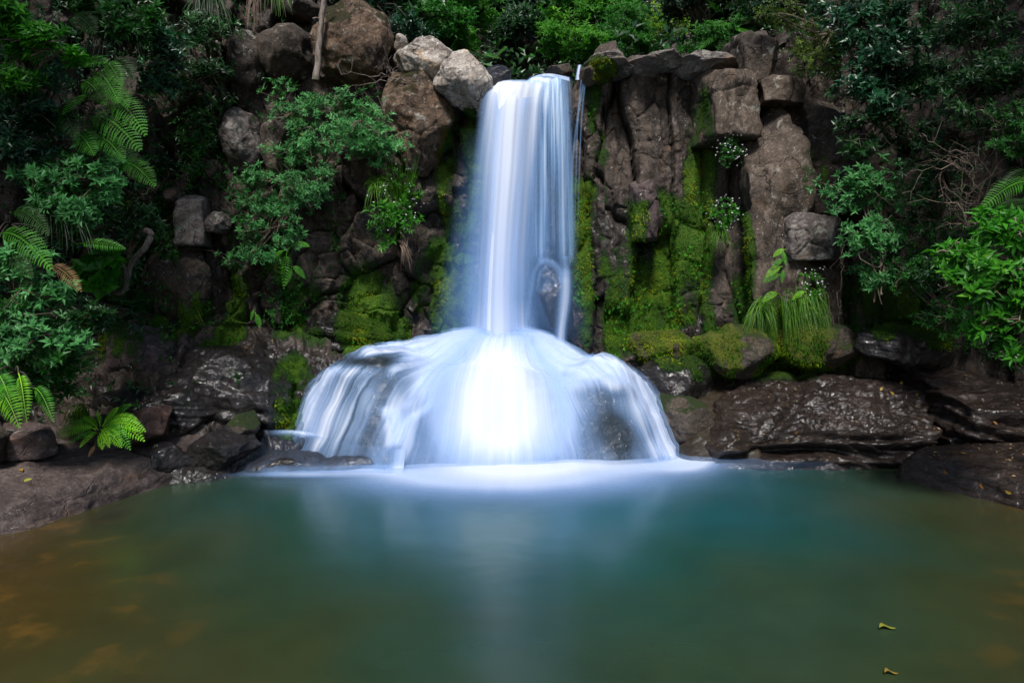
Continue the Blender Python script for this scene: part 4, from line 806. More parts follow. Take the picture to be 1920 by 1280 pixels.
fern('tree_fern', 'large fern with arching lit fronds on the upper left bank', (150, 200, 8.3), [(195, 120, 228, 160, 8.0, 7.7, .12, f_, .4), (150, 160, 196, 196, 8.0, 7.6, .15, f_, .4), (175, 140, 222, 192, 8.0, 7.6, .14, f_, .42), (192, 195, 272, 252, 8.0, 7.5, .16, f_, .34), (165, 226, 262, 280, 8.0, 7.4, .12, f_, .32), (136, 252, 176, 290, 7.9, 7.5, .12, f_, .4), (108, 205, 142, 255, 7.9, 7.5, .1, df_, .42),
     (222, 308, 290, 348, 8.0, 7.6, .12, f_, .34), (205, 115, 250, 148, 8.1, 7.8, .1, df_, .4), (128, 40, 178, 62, 8.2, 7.8, .15, df_, .4), (180, 215, 150, 262, 8.0, 7.7, .1, df_, .4), (110, 120, 150, 95, 8.2, 7.9, .2, df_, .36), (200, 245, 255, 305, 8.2, 7.8, .1, df_, .3), (160, 180, 118, 215, 8.0, 7.6, .12, f_, .36), (188, 170, 240, 200, 8.0, 7.6, .14, f_, .36), (178, 262, 232, 300, 7.9, 7.5, .12, f_, .34), (150, 130, 200, 118, 8.0, 7.7, .14, f_, .36)], None, 1, dY=.7)
fern('wall_fern', 'fern with long drooping fronds at the left edge', (20, 420, 6.9), [(-5, 440, 95, 503, 6.7, 6.3, .12, f_, .3), (92, 500, 152, 546, 6.5, 6.3, .12, 'dryfern', .28), (145, 458, 234, 466, 7.2, 7.0, .06, f_, .22), (20, 400, 90, 440, 6.8, 6.5, .14, df_, .3), (-10, 470, 60, 520, 6.6, 6.3, .1, df_, .3)], None, 2, dY=.3)
fern('wall_fern', 'dim fern fronds over the lower left bank', (20, 650, 6.6), [(-10, 655, 34, 662, 6.4, 6.3, .15, f_, .4), (90, 640, 138, 668, 7.2, 7.0, .1, df_, .4), (70, 600, 130, 660, 6.9, 6.6, .12, df_, .3)], None, 3)
fern('waterside_fern', 'out of focus bright fronds drooping at the lower left edge', (30, 700, 5.6), [(35, 700, 50, 790, 5.4, 5.1, .1, 'limefern', .24), (-10, 735, 36, 800, 5.3, 5.0, .16, 'limefern', .36), (62, 728, 100, 790, 5.6, 5.4, .16, 'fern', .3), (-5, 700, 25, 770, 5.3, 5.1, .1, 'fern', .4)], None, 4)
cx, cyy = 188, 812
fern('waterside_fern', 'lime green fern clump growing from the mossy hump by the shelf', (cx, cyy, 7.3), [(cx-4, 806, 158, 782, 7.2, 7.0, .10, 'limefern', .34), (cx, 800, 182, 770, 7.2, 7.15, .1, 'limefern', .34), (cx+6, 800, 246, 758, 7.25, 7.2, .12, 'fern', .26), (cx+6, 802, 257, 786, 7.2, 7.0, .12, 'limefern', .26), (cx+4, 808, 270, 826, 7.2, 6.9, .16, 'limefern', .26), (cx, 812, 228, 838, 7.15, 6.85, .14, 'limefern', .3),
     (cx-6, 812, 150, 838, 7.15, 6.85, .16, 'limefern', .32), (cx-8, 806, 122, 806, 7.2, 7.0, .16, 'limefern', .3), (cx-8, 800, 134, 790, 7.25, 7.1, .14, 'fern', .3), (cx-2, 812, 192, 842, 7.1, 6.85, .12, 'limefern', .34), (cx+2, 806, 244, 842, 7.15, 6.85, .16, 'fern', .3), (cx-8, 810, 128, 832, 7.15, 6.9, .14, 'fern', .3), (cx-10, 835, 166, 856, 7.0, 6.9, .1, 'dryfern', .4), (cx+4, 800, 222, 764, 7.2, 7.1, .1, 'limefern', .28), (cx-6, 804, 112, 822, 7.2, 7.0, .16, 'limefern', .28), (cx, 806, 205, 838, 7.1, 6.85, .14, 'limefern', .3), (cx+6, 806, 272, 808, 7.15, 6.9, .14, 'limefern', .26)], None, 5, 20, dY=.15)
sm = 'small ferns on the wet wall'
fern('small_fern', 'small fern under the blue green bush', (540, 470, 9.6), [(535, 470, 505, 492, 9.4, 9.3, .15, f_, .34), (540, 468, 580, 462, 9.4, 9.3, .2, f_, .34), (538, 472, 532, 540, 9.4, 9.3, .1, f_, .3), (545, 500, 572, 522, 9.4, 9.3, .15, f_, .34), (548, 500, 536, 534, 9.4, 9.3, .1, f_, .34)], sm, 6, 14)
fern('small_fern', 'tiny hanging fern on the yellow green moss bank', (480, 585, 9.3), [(478, 585, 488, 614, 9.2, 9.15, .05, f_, .4), (476, 580, 470, 600, 9.2, 9.15, .1, f_, .4)], sm, 7, 12)
fern('small_fern', 'ladder of bright small fronds on the tallest column', (1472, 470, 9.2), [(1474, 468, 1450, 482, 9.1, 9.0, .12, 'limefern', .34), (1472, 488, 1448, 500, 9.1, 9.0, .12, f_, .34), (1468, 500, 1436, 520, 9.1, 9.0, .12, 'limefern', .34), (1466, 515, 1430, 530, 9.1, 9.0, .1, f_, .34), (1470, 505, 1466, 530, 9.1, 9.0, .1, f_, .34), (1468, 470, 1474, 498, 9.1, 9.0, .1, f_, .34)], sm, 8, 14)
fern('small_fern', 'pair of lime fronds above the grassy moss at right', (1478, 550, 9.2), [(1462, 552, 1430, 566, 9.1, 8.9, .14, 'limefern', .3), (1512, 548, 1486, 562, 9.0, 8.9, .14, 'limefern', .3), (1464, 568, 1480, 585, 9.1, 9.0, .1, f_, .34)], sm, 9, 14)
fern('small_fern', 'bluish hanging fern on the bank left of the moss', (428, 480, 9.5), [(426, 478, 430, 506, 9.3, 9.2, .05, df_, .4), (322, 470, 332, 500, 9.1, 9.0, .05, df_, .4)], sm, 10, 12)
fern('wall_fern', 'dark fern fronds reaching in above the right bush', (1930, 350, 6.8), [(1945, 345, 1840, 392, 6.6, 6.4, .14, f_, .28), (1940, 385, 1862, 402, 6.6, 6.4, .1, df_, .3), (1950, 330, 1880, 350, 6.7, 6.5, .14, df_, .3)], None, 11)
fern('wall_fern', 'shaded fern fronds hanging left of the right bush', (1790, 450, 7.8), [(1805, 452, 1768, 492, 7.6, 7.4, .08, df_, .36), (1842, 455, 1846, 496, 7.4, 7.2, .08, df_, .36), (1800, 535, 1832, 560, 7.6, 7.3, .12, f_, .34), (1770, 520, 1800, 545, 7.7, 7.5, .12, df_, .34)], None, 12)

# long grasses
def tuft(name, label, root, tips, n, mat, seed, wid=.007, arch=.25, cat='grass tuft', group=None, kind=None):
    """root (px,py,Y); tips box (x0,y0,x1,y1,Y)"""
    r_ = np.random.RandomState(seed); ro = P(*root); acc = Acc(); m = 9; t = np.linspace(0, 1, m)[:, None]
    for i in range(n):
        b = P(r_.uniform(tips[0], tips[2]), r_.uniform(tips[1], tips[3]), tips[4]+r_.uniform(-.15, .15)); a = ro+r_.normal(size=3)*.05+(np.array([(b[0]-ro[0])*.75, 0, r_.uniform(-.25, .12)]) if cat == 'grass tuft' and n > 200 else 0)
        ln = np.linalg.norm(b-a); c = a+(b-a)*np.array([.55, .55, .1])+np.array([0, 0, arch*ln*r_.uniform(.3, 1.)])
        p = a*(1-t)**2+2*c*t*(1-t)+b*t*t; T = unit(np.gradient(p, axis=0)); S = unit(np.cross(T, np.array([r_.uniform(-.6, .6), -1, .3])))
        w_ = wid*(1-t**2)*r_.uniform(.6, 1.2)+.0008
        V = np.concatenate([p-S*w_, p+S*w_]); k = np.arange(m-1)
        acc.add(V, np.concatenate([np.stack([k, k+1, k+1+m], 1), np.stack([k, k+1+m, k+m], 1)]), r_.rand())
    o = acc.build(name, M[mat], ro, smooth=False); return tag(o, label, cat, group, kind)
tuft('hanging_sedge', 'dark sedge hanging in long blades at the upper left', (205, 55, 8.2), (150, 80, 270, 120, 7.9), 110, 'darkgrass', 1, .008, .35)
tuft('hanging_sedge', 'second dark sedge hanging left of the dry grass', (390, -10, 9.4), (340, 20, 440, 75, 9.1), 90, 'darkgrass', 2, .007, .3)
tuft('dry_grass', 'pale dry grass hanging from the top edge', (480, -25, 9.2), (458, 25, 492, 64, 9.1), 46, 'drygrass', 3, .006, .1)
tuft('hanging_grass', 'green grass blades hanging right of the dry grass', (512, -25, 9.3), (495, 5, 550, 35, 9.1), 40, 'grass', 4, .006, .35)
tuft('hanging_sedge', 'dark sedge blades below the blue green shrub at left', (110, 400, 7.0), (55, 430, 180, 480, 6.8), 90, 'darkgrass', 5, .008, .45)
tuft('grass_tuft', 'upright grass clump with seed blades left of the falls', (755, 375, 9.65), (715, 285, 790, 360, 9.4), 90, 'grass', 6, .006, .3)
tuft('grass_tuft', 'yellow green grass clump beside the flowered plant', (705, 345, 9.7), (680, 320, 740, 400, 9.5), 90, 'grass', 7, .004, .35)
tuft('grass_tuft', 'thin grass hanging under the lance leaved plant', (758, 455, 9.6), (750, 470, 775, 510, 9.45), 26, 'drygrass', 8, .004, .1)
tuft('grass_tuft', 'lush hair like grass hanging under the small bright ferns', (1505, 560, 9.1), (1470, 572, 1560, 665, 8.9), 340, 'grass', 9, .0035, .35)
tuft('grass_tuft', 'grass tuft hanging from the moss below the columns', (1425, 570, 9.2), (1390, 590, 1460, 650, 9.05), 120, 'grass', 10, .004, .2)
tuft('grass_tuft', 'dry straw coloured tuft in the moss right of the grass', (1540, 590, 9.2), (1525, 600, 1565, 625, 9.1), 40, 'drygrass', 11, .004, .1)
tuft('grass_tuft', 'grass tuft under the lower white flowered tuft', (1350, 425, 9.7), (1330, 440, 1375, 475, 9.5), 60, 'grass', 12, .004, .1)
tuft('grass_tuft', 'mossy grass cushion on the left ledge', (287, 605, 9.2), (262, 600, 318, 632, 9.0), 160, 'grass', 13, .004, .35)
tuft('grass_tuft', 'second low grass cushion on the left ledge', (355, 600, 9.4), (335, 595, 385, 618, 9.2), 80, 'grass', 14, .004, .35)
tuft('grass_tuft', 'olive grass fringe hanging above the lime fern hump', (150, 775, 7.4), (115, 785, 175, 815, 7.1), 150, 'grass', 15, .004, .4)

# bare wood
def wood(name, label, paths, mat, cat):
    a = Acc(); ro = P(*paths[0][0][0])
    for pts, r0, r1 in paths:
        q = catmull(np.stack([P(*x) for x in pts]), 28); q[1:-1] += fbm(q[1:-1]*6, 2, 3)[:, None]*.012
        a.add(*tube(q, np.linspace(r0, r1, 28), 8))
    return tag(a.build(name, M[mat], ro), label, cat, kind='thing')
wood('dead_trunk', 'thin pale dead trunk leaning against the mossy boulder', [([(592, 150, 9.6), (598, 95, 9.55), (602, 45, 9.5), (612, -30, 9.45)], .055, .035), ([(603, 40, 9.5), (596, 34, 9.45), (586, 35, 9.4)], .02, .008)], 'palebark', 'dead tree')
wood('exposed_root', 'curved grey root standing out of the left bank', [([(240, 520, 8.6), (248, 490, 8.5), (272, 465, 8.4), (282, 440, 8.4), (270, 432, 8.5), (256, 440, 8.6)], .03, .05)], 'palebark', 'root')
wood('exposed_root', 'dark root looping below the broad leaved plant', [([(180, 530, 8.3), (205, 545, 8.2), (230, 548, 8.2), (238, 520, 8.3), (225, 490, 8.4), (212, 470, 8.5)], .03, .035)], 'bark', 'root')
def twigs(name, label, start, ends, n, seed, mat='twig', r0=.012):
    r_ = np.random.RandomState(seed); a = Acc(); ro = P(*start)
    for e_ in ends:
        b = P(*e_); main = bezier(ro, b, .05, 12, r_, .03); a.add(*tube(main, np.linspace(r0, r0*.3, 12), 5))
        for _ in range(n):
            i = r_.randint(2, 12); d = unit(r_.normal(size=3)*np.array([1, .5, 1])+unit(b-ro)*.6); ln = r_.uniform(.12, .4); q = bezier(main[i], main[i]+d*ln, .02, 6, r_, .012)
            a.add(*tube(q, np.linspace(r0*.35, r0*.12, 6), 3))
            for __ in range(3):
                j = r_.randint(2, 6); d2 = unit(d+r_.normal(size=3)*.7); a.add(*tube(bezier(q[j], q[j]+d2*ln*.45, .01, 4), np.linspace(r0*.18, r0*.08, 4), 3))
    return tag(a.build(name, M[mat], ro), label, 'branch', kind='thing')
twigs('dry_branch', 'bare dry twigs tangled above the bright right bush', (1830, 440, 7.2), [(1790, 300, 7.0), (1850, 270, 6.8), (1815, 330, 6.9), (1760, 370, 7.0), (1880, 250, 6.8)], 9, 1)
twigs('dry_branch', 'bare dry twigs against the dark bank at right', (1860, 330, 7.3), [(1740, 265, 7.2), (1900, 190, 6.9), (1730, 320, 7.2)], 8, 2)
twigs('dry_branch', 'bare pale twig lying under the mossy boulder', (760, 152, 9.6), [(640, 140, 9.4), (665, 160, 9.4), (700, 128, 9.4)], 4, 3, 'palebark', .008)
twigs('dry_branch', 'thin bare twigs beside the cascading shrub', (1600, 440, 8.9), [(1560, 505, 8.8), (1640, 520, 8.7), (1570, 560, 8.7), (1635, 560, 8.7)], 3, 4, 'twig', .009)
twigs('dry_branch', 'dark bare twigs over the left bank', (270, 375, 8.8), [(230, 405, 8.6), (300, 350, 8.7), (215, 355, 8.6)], 4, 5, 'bark', .010)

# moss standing off the wall: countless short fibres
def scatter(mask, n, r_):
    w_ = np.clip(mask, 0, None); w_ = w_/w_.sum(); return r_.choice(len(CD), n, p=w_)
r_ = np.random.RandomState(5)
vis = (px > -250) & (px < 2170) & (py > -250)
area = np.linalg.norm(np.cross(np.gradient(CD.reshape(NV, NS, 3), axis=1), np.gradient(CD.reshape(NV, NS, 3), axis=0)), axis=-1).ravel()
i = scatter(sst(mossA, .38, .7)*vis*area*(VV < 7), 40000, r_); p = CD[i]; nn = CN[i]
mp_, mn_, mw_ = [np.concatenate([q[k] for q in MP]) for k in range(3)]; j = r_.choice(len(mp_), 30000, p=mw_/mw_.sum())
p = np.concatenate([p, mp_[j]]); nn = np.concatenate([nn, mn_[j]]); i = np.concatenate([i, j]); p = p+r_.normal(size=p.shape)*.015
a = Acc()
d = unit(nn*.75+np.array([0, 0, -.55])+rdir(len(i), r_)*.55); cl_ = np.clip(fbm(p*2.6, 3, 9)*1.6+.45+r_.uniform(-.22, .22, len(i)), 0, .999)
a.add(*leafverts(p-nn*.01, d, nn+rdir(len(i), r_)*.5, r_.uniform(.02, .060, len(i)), r_.uniform(.006, .016, len(i)), cl_, .25)[:2], np.repeat(cl_, 5))
tag(a.build('moss', M['moss'], (0, 0, 0), smooth=False), 'green and ochre moss clothing the wet wall', 'moss', kind='stuff')
# leafy undergrowth over the shaded flanks
def under(name, label, msk, n, L, W, mat, seed, off=.12, per=4, size_j=.5):
    r_ = np.random.RandomState(seed); i = scatter(msk*area, n, r_); nn = CN[i]
    cl_ = fbm(CD[i]*1.2, 4, seed)
    p = CD[i]+nn*(r_.rand(n)[:, None]**1.5*off*(1.4+1.8*cl_[:, None]))+rdir(n, r_)*.05
    a = Acc(); rosettes(a, p, nn*.7+LIGHT*.5+rdir(n, r_)*.5, per, L, W, r_, 1.1, .2)
    return tag(a.build(name, M[mat], (0, 0, 0), smooth=False), label, 'undergrowth', kind='stuff')
nz3 = fbm(CD*.9, 4, 33)
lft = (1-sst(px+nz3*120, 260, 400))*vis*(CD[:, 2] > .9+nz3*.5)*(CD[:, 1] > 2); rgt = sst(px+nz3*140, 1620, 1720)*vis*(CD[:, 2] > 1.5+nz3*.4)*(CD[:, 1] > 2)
top = ((VV > 6.3)*sst(CD[:, 2], 6.2, 6.8)+(VV > 7.)*.6)*vis
topl = (1-sst(px, 430, 560))*(py < 160)*vis; topr = sst(px, 1440, 1540)*(py < 150+nz3*60)*vis
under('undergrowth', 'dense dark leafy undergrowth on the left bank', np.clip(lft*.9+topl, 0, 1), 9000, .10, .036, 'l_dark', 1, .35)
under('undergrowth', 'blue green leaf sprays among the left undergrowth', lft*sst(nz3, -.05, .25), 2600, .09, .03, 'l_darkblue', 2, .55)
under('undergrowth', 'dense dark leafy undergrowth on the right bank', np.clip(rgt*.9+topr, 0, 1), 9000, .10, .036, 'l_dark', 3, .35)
under('undergrowth', 'low fine green undergrowth on the mossy right bank', rgt*(CD[:, 2] < 3.4)*1., 3200, .05, .02, 'l_mid', 4, .15)
under('undergrowth', 'little leafy plants rooted in the moss', sst(mossA, .45, .8)*(VV > 1.5)*(VV < 6)*sst(nz3, -.1, .2)*vis, 1500, .038, .02, 'l_bright', 5, .08)
mid_ = vis*(px > 250)*(px < 640)*(py > 60)*(py < 620)*(CD[:, 2] > 1.7)
under('undergrowth', 'green sprigs and creepers on the shaded wall left of the falls', mid_*sst(nz3+.1, -.05, .2)*1., 2200, .06, .022, 'l_mid', 7, .12)
under('forest_floor', 'shaded undergrowth on the forested slope behind the falls', (VV > 7.1)*(CD[:, 2] < 16)*1., 16000, .26, .10, 'l_dark', 6, .9)

# ------------------------------------------------------------------ trees beyond the rim
def tree(name, label, base, trunk_r, crowns, n, L, W, mat, seed, per=6, group=None, clump=22):
    r_ = np.random.RandomState(seed); b0 = P(*base); e = empty(name, tuple(b0), label, 'tree', group)
    tr = Acc(); lv = Acc(); topc = max((P((c[0]+c[2])/2, (c[1]+c[3])/2, c[4]) for c in crowns), key=lambda q: q[2])
    path = catmull(np.stack([b0-np.array([0, 0, .5]), b0*.6+topc*.4+r_.normal(size=3)*.15, topc]), 20)
    tr.add(*tube(path, np.linspace(trunk_r, trunk_r*.35, 20), 9)); tot = sum((c[2]-c[0])*(c[3]-c[1]) for c in crowns)
    lb = Acc()
    for c in crowns:
        k = int(n*(c[2]-c[0])*(c[3]-c[1])/tot); nc = max(4, k//clump); cs, v, cc = blobpts(*c[:4], c[4], c[5], nc, r_, .3)
        for q in cs:
            j = r_.randint(7, 20); lb.add(*tube(bezier(path[j], q, .1, 7, r_, .04), np.linspace(trunk_r*.28, trunk_r*.05, 7), 4))
        i = r_.randint(0, nc, k); s_ = .30*(c[3]-c[1])*c[4]/F/max(1, (nc/8)**.35)
        p = cs[i]+r_.normal(size=(k, 3))*s_*np.array([.75, .75, .38])
        sh = np.clip(.42+.50*v[i, 2]-.30*v[i, 1]+.3*fbm(cs[i]*1.3, 2, 5), .05, 1)  # low and rear leaves take darker tones: crown shade painted into colour
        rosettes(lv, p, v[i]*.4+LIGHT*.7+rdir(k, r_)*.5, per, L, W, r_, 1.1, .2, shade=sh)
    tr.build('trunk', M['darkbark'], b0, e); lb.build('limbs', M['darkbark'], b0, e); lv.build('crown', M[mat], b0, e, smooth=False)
TG = 'trees beyond the rim of the falls'
TREES = [
 ('leafy_tree', 'bright small leaved tree right behind the lip of the falls', (1075, 125, 13.0), .07, [(1015, 40, 1110, 105, 12.8, .7), (1040, 70, 1135, 118, 12.5, .6)], 520, .10, .035, 't_bright', 1),
 ('leafy_tree', 'green tree left of the dark gap above the falls', (800, 90, 13.5), .12, [(690, -20, 800, 60, 13., .9), (760, 0, 880, 70, 13.2, .9)], 620, .13, .045, 't_mid', 2),
 ('leafy_tree', 'fresh green tree at the top left of the dark gap', (860, 100, 15.), .12, [(830, -40, 935, 60, 14.8, 1.), (790, 40, 900, 95, 14., .8)], 520, .13, .045, 't_bright', 3),
 ('leafy_tree', 'bushy tree directly behind the big mossy boulder', (690, 60, 12.2), .10, [(620, -40, 740, 30, 12., .8), (730, 30, 800, 85, 11.8, .5)], 420, .12, .04, 'l_darkblue', 4),
 ('forest_tree', 'dark tree standing in the gap above the falls', (960, 110, 20.), .22, [(900, -60, 1030, 50, 20., 1.5), (930, 20, 1020, 90, 19., 1.2)], 520, .2, .07, 'l_dark', 5),
 ('leafy_tree', 'tall bright green tree right of the dark gap', (1090, 110, 17.), .14, [(1010, -60, 1150, 30, 16.5, 1.2), (1080, 0, 1200, 60, 16., 1.1)], 620, .14, .05, 't_bright', 6),
 ('leafy_tree', 'feathery tree behind the flat rim slab', (1180, 105, 14.5), .12, [(1110, 20, 1240, 90, 14.2, .9), (1130, 60, 1220, 112, 13.6, .6)], 620, .10, .03, 't_mid', 7),
 ('leafy_tree', 'sunlit yellow green tree behind the long rim slab', (1270, 105, 17.), .12, [(1190, 30, 1300, 100, 16.5, 1.), (1270, -20, 1400, 60, 16.5, 1.)], 620, .11, .035, 't_yel', 8),
 ('forest_tree', 'dark branching tree at the top right of the falls', (1330, 90, 13.), .15, [(1220, -60, 1360, 20, 13., .9), (1330, -30, 1440, 40, 12.6, .8)], 520, .12, .04, 'l_dark', 9),
 ('leafy_tree', 'low green tree beside the dark upright rim boulder', (1390, 90, 12.4), .08, [(1290, 50, 1380, 110, 12.2, .5), (1370, 20, 1470, 70, 12., .6)], 420, .10, .035, 't_mid', 10),
 ('forest_tree', 'dark blue green tree over the right rim', (1500, 60, 11.8), .14, [(1420, -60, 1560, 40, 11.5, .8), (1540, -80, 1680, 20, 11.2, .8)], 480, .12, .04, 'l_darkblue', 11),
 ('forest_tree', 'dark tree above the left boulders of the rim', (560, 20, 12.5), .18, [(470, -90, 640, 10, 12., 1.), (380, -90, 500, 20, 11.5, .9)], 420, .12, .04, 'l_dark', 12)]
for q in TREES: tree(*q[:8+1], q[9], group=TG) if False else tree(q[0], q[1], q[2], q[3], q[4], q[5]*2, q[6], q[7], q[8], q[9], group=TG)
# big trees on the far slope close the view: one kind, many individuals
r_ = np.random.RandomState(40)
far = [(620, 22, 0), (760, 24, 1), (880, 25, 0), (1000, 27, 2), (1120, 24, 1), (1240, 25, 0), (1370, 22, 2), (1500, 21, 1), (480, 21, 2), (1050, 21.5, 0), (820, 20.5, 2), (1300, 20, 1)]
FL = ['far tree at the left end of the slope, above the mossy boulder', 'far tree above the pale rim rocks', 'far tree left of the dark gap', 'far tree inside the dark gap', 'far tree above the falls curtain', 'far tree over the wide rim slab', 'far tree over the right rim boulder', 'far tree over the shaded right rim', 'far tree above the left overhang', 'far tree just right of the dark gap', 'far tree just left of the dark gap', 'far tree over the long rim slab']
for k, (x, Y, m) in enumerate(far):
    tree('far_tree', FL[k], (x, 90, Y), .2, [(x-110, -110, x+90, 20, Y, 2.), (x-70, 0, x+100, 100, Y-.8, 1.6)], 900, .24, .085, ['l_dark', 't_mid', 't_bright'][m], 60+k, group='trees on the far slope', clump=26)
fern('ground_fern', 'fern fronds standing in front of the dark gap left of the lip', (925, 112, 12.), [(940, 112, 905, 102, 12., 11.9, .1, f_, .3), (930, 108, 950, 88, 12., 11.9, .1, f_, .3), (900, 108, 870, 96, 12., 11.9, .1, df_, .3)], None, 20)
fern('tree_fern', 'feathery tree fern behind the upright rim boulder', (1370, 90, 12.2), [(1370, 60, 1310, 95, 12., 11.8, .2, f_, .3), (1372, 55, 1330, 50, 12., 11.8, .2, f_, .3), (1375, 55, 1405, 42, 12., 11.8, .15, df_, .3), (1375, 62, 1345, 105, 12., 11.8, .2, df_, .3), (1375, 58, 1415, 75, 12., 11.7, .2, f_, .3)], None, 21)

def litter(name, label, x0, x1, y0, y1, n, seed, mat, L0, L1):
    r_ = np.random.RandomState(seed); acc = Acc(); pp, nn = [], []
    for _ in range(n*3):
        x = r_.uniform(x0, x1); y = r_.uniform(y0, y1)
        if fbm(np.array([[x*1.6, y*1.6, 0]]), 3, seed)[0] < r_.uniform(-.35, .25): continue
        hit, loc, nr_, _, ob, _ = scn.ray_cast(dg_, (x, y, 1.9), (0, 0, -1))
        if hit and nr_.z > .35 and .03 < loc.z < 1.6 and (ob.name.startswith(('wet_boulder', 'muddy', 'rock_shelf', 'cliff', 'rock_apron', 'ledge'))): pp.append(loc); nn.append(nr_)
        if len(pp) >= n: break
    pp, nn = np.array(pp), np.array(nn); k = len(pp); d = unit(np.cross(nn, rdir(k, r_))); L = r_.uniform(L0, L1, k)
    acc.add(*leafverts(pp+nn*.006, d, nn+rdir(k, r_)*.3, L, L*r_.uniform(.15, .5, k), np.clip(r_.rand(k), 0, .99), .1, .2, .5))
    return tag(acc.build(name, M[mat], smooth=False), label, 'leaf litter', kind='stuff')
bpy.context.view_layer.update(); dg_ = bpy.context.evaluated_depsgraph_get()
litter('leaf_litter', 'brown leaf crumbs and needles strewn over the wet right rocks', 2.6, 8.2, 6.2, 9.9, 2400, 1, 'litter', .012, .05)
litter('leaf_litter', 'fine brown crumbs strewn over the left shelf and ledge', -7, -2.4, 5.5, 9.8, 700, 2, 'litter', .012, .04)
# unseen trees added on both banks, crowns placed to shade the gorge's flanks
def shade_tree(label, base, crowns, seed):
    r_ = np.random.RandomState(seed); b0 = np.array(base, float); e = empty('unseen_shade_tree', tuple(b0), label, 'tree', 'unseen trees added to shade the banks')
    tr = Acc(); lb = Acc(); lv = Acc(); topc = np.array(crowns[0][0], float); path = catmull(np.stack([b0, b0*.5+topc*.5+np.array([0, 0, 1.]), topc]), 20)
    tr.add(*tube(path, np.linspace(.28, .12, 20), 9))
    for c, rad, n in crowns:
        c = np.array(c, float); cs = c+rdir(n, r_)*(.3+.7*r_.rand(n)[:, None]**.5)*np.array(rad)
        for q in cs[::3]: lb.add(*tube(bezier(path[r_.randint(9, 20)], q, .2, 7, r_, .06), np.linspace(.07, .015, 7), 4))
        p = np.repeat(cs, 16, 0)+r_.normal(size=(n*16, 3))*np.array([.5, .5, .25]); rosettes(lv, p, rdir(len(p), r_)+np.array([0, 0, .8]), 5, .24, .10, r_, 1.2, .2)
    tr.build('trunk', M['darkbark'], b0, e); lb.build('limbs', M['darkbark'], b0, e); lv.build('crown', M['l_dark'], b0, e, smooth=False)
shade_tree('unseen tree added to shade the left bank', (-9.3, 3.5, 9.), [((-7.5, 2.8, 10.2), (2.3, 2.3, 1.6), 75)], 1)
shade_tree('unseen tree added to shade the right bank', (9.6, 3.5, 9.), [((7.2, 3.2, 10.4), (2.8, 2.5, 1.6), 95), ((9.2, 0.2, 9.), (2.2, 2.3, 1.8), 60)], 2)

# fallen leaves lying on the rocks: each found by dropping onto the built surfaces
bpy.context.view_layer.update(); dg = bpy.context.evaluated_depsgraph_get()
def drop(px_, py_):
    o_ = np.array([0, 0, CAMH]); d_ = unit(P(px_, py_, 5.)-o_)
    hit, loc, nrm, *_ = scn.ray_cast(dg, o_.tolist(), d_.tolist()); return (np.array(loc), np.array(nrm)) if hit else (P(px_, py_, 8.), np.array([0, 0, 1.]))
GLf = 'fallen leaves on the wet rocks'
FLV = [(1555, 685, 'small yellow leaf near the top edge of the huge wet boulder'), (1682, 688, 'long yellow leaf above the crease of the wet boulders'), (1640, 703, 'yellow leaf on the upper right of the huge wet boulder'), (1668, 701, 'yellow leaf just right of another on the huge wet boulder'), (1690, 722, 'green yellow leaf near the gully between the wet boulders'), (1650, 733, 'pinkish leaf on the middle of the huge wet boulder'), (1675, 741, 'orange leaf right of the pinkish leaf'), (1720, 744, 'orange leaf at the gully between the wet boulders'), (1724, 766, 'yellow leaf in the gully between the wet boulders'), (1814, 695, 'yellow leaf on the flat topped wet boulder'), (1488, 811, 'green leaf on the layered front of the huge wet boulder'), (1770, 880, 'pale curled leaf at the back of the muddy shelf'), (1898, 925, 'yellow orange leaf on the muddy shelf by the water'), (1840, 905, 'tan leaf on the muddy shelf'), (1800, 850, 'small tan leaf under the flat topped boulder'), (1560, 902, 'tan leaf at the waterline'),
       (52, 898, 'lime green leaf lying on the flat rock shelf'), (38, 880, 'pale leaf scrap on the flat rock shelf'), (457, 652, 'pale leaf on the left ledge'), (508, 643, 'second pale leaf on the left ledge'), (1860, 790, 'orange leaf on the front of the flat topped boulder')]
r_ = np.random.RandomState(9)
for k, (x, y, lb) in enumerate(FLV):
    if k == 15: continue
    q, nn = drop(x, y); d = unit(np.cross(nn, rdir(1, r_)[0])); sz = .065 if k not in (16,) else .11
    s_ = unit(np.cross(d, nn)); T_ = np.array([0, .3, .6, 1.]); W_ = np.array([.05, .30, .26, .0])
    V = np.concatenate([q+nn*.012+d*sz*t_+s_*sz*w_*sg+nn*sz*(.12*abs(sg)*(w_ > .1)+.15*t_*t_) for t_, w_ in zip(T_, W_) for sg in (-1, 0, 1)]).reshape(-1, 3)
    f = np.array([[r*3+c_, r*3+c_+1, r*3+c_+4, r*3+c_+3] for r in range(3) for c_ in range(2)])
    o = mesh('fallen_leaf', V, f, M['fallen'], q, None, {'rnd': np.full(12, r_.rand()*.8 if k != 16 else .95)}); tag(o, lb, 'fallen leaf', GLf, 'thing')
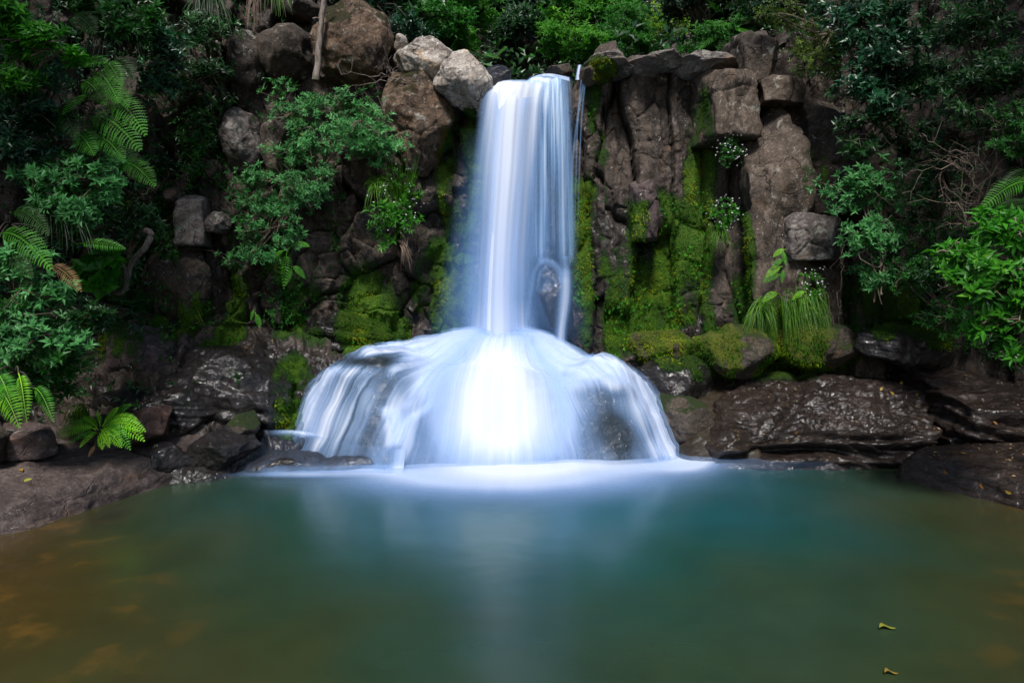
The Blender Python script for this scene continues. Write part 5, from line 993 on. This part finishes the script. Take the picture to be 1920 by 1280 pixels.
for lb, x, y, s, rr in [('pale green leaf drifting under the water at the lower right', 1665, 1183, .11, .99), ('yellow orange leaf floating at the bottom edge', 1672, 1268, .08, .75)]:
    q = P(x, y, 2400/(y-580.)); q[2] = .022; a = Acc(); n = 9
    t_ = np.linspace(0, 1, n); V = np.concatenate([np.stack([q[0]-s/2+s*t_, q[1]+.3*s*np.sin(t_*3)+s*.22*np.sin(pi*t_)*sg, q[2]+.01*np.sin(t_*6)], 1) for sg in (-1, 1)]); j = np.arange(n-1)
    o = mesh('floating_leaf', V, np.stack([j, j+1, j+1+n, j+n], 1), M['fallen'], q, None, {'rnd': np.full(2*n, rr)}); tag(o, lb, 'leaf', None, 'thing')
# ------------------------------------------------------------------ light, sky, camera
SUN_EL, SUN_AZ = 52., 188.       # azimuth clockwise from +Y (the direction the camera looks)
wd = bpy.data.worlds.new('World'); scn.world = wd; wd.use_nodes = True
nt_ = wd.node_tree; bg = nt_.nodes['Background']; sk = nt_.nodes.new('ShaderNodeTexSky'); sk.sky_type = 'NISHITA'
sk.sun_disc = False; sk.sun_elevation = radians(SUN_EL); sk.sun_rotation = radians(SUN_AZ)
nt_.links.new(sk.outputs[0], bg.inputs[0]); bg.inputs[1].default_value = .125
sl = bpy.data.lights.new('sun', 'SUN'); sl.energy = 4.8; sl.angle = radians(11); sl.color = (1, .96, .91)
so = bpy.data.objects.new('sun', sl); C.objects.link(so)
from mathutils import Vector
az, el = radians(SUN_AZ), radians(SUN_EL)
to = Vector((math.sin(az)*math.cos(el), math.cos(az)*math.cos(el), math.sin(el)))
so.rotation_euler = to.to_track_quat('Z', 'Y').to_euler()
cam = bpy.data.cameras.new('camera'); co_ = bpy.data.objects.new('camera', cam); C.objects.link(co_)
co_.location = (0, 0, CAMH); co_.rotation_euler = (radians(90), 0, 0)
cam.lens = 22.5; cam.sensor_width = 36; cam.shift_y = -60/1920; cam.clip_end = 500; cam.clip_start = .05
scn.camera = co_
scn.view_settings.view_transform = 'Standard'; scn.view_settings.look = 'None'; scn.view_settings.exposure = 0; scn.view_settings.gamma = 1
scn.render.engine = 'CYCLES'
cy = scn.cycles; cy.use_denoising = True; cy.max_bounces = 6; cy.diffuse_bounces = 3; cy.glossy_bounces = 3; cy.transmission_bounces = 4; cy.transparent_max_bounces = 24
cy.caustics_reflective = False; cy.caustics_refractive = False; cy.sample_clamp_indirect = 6
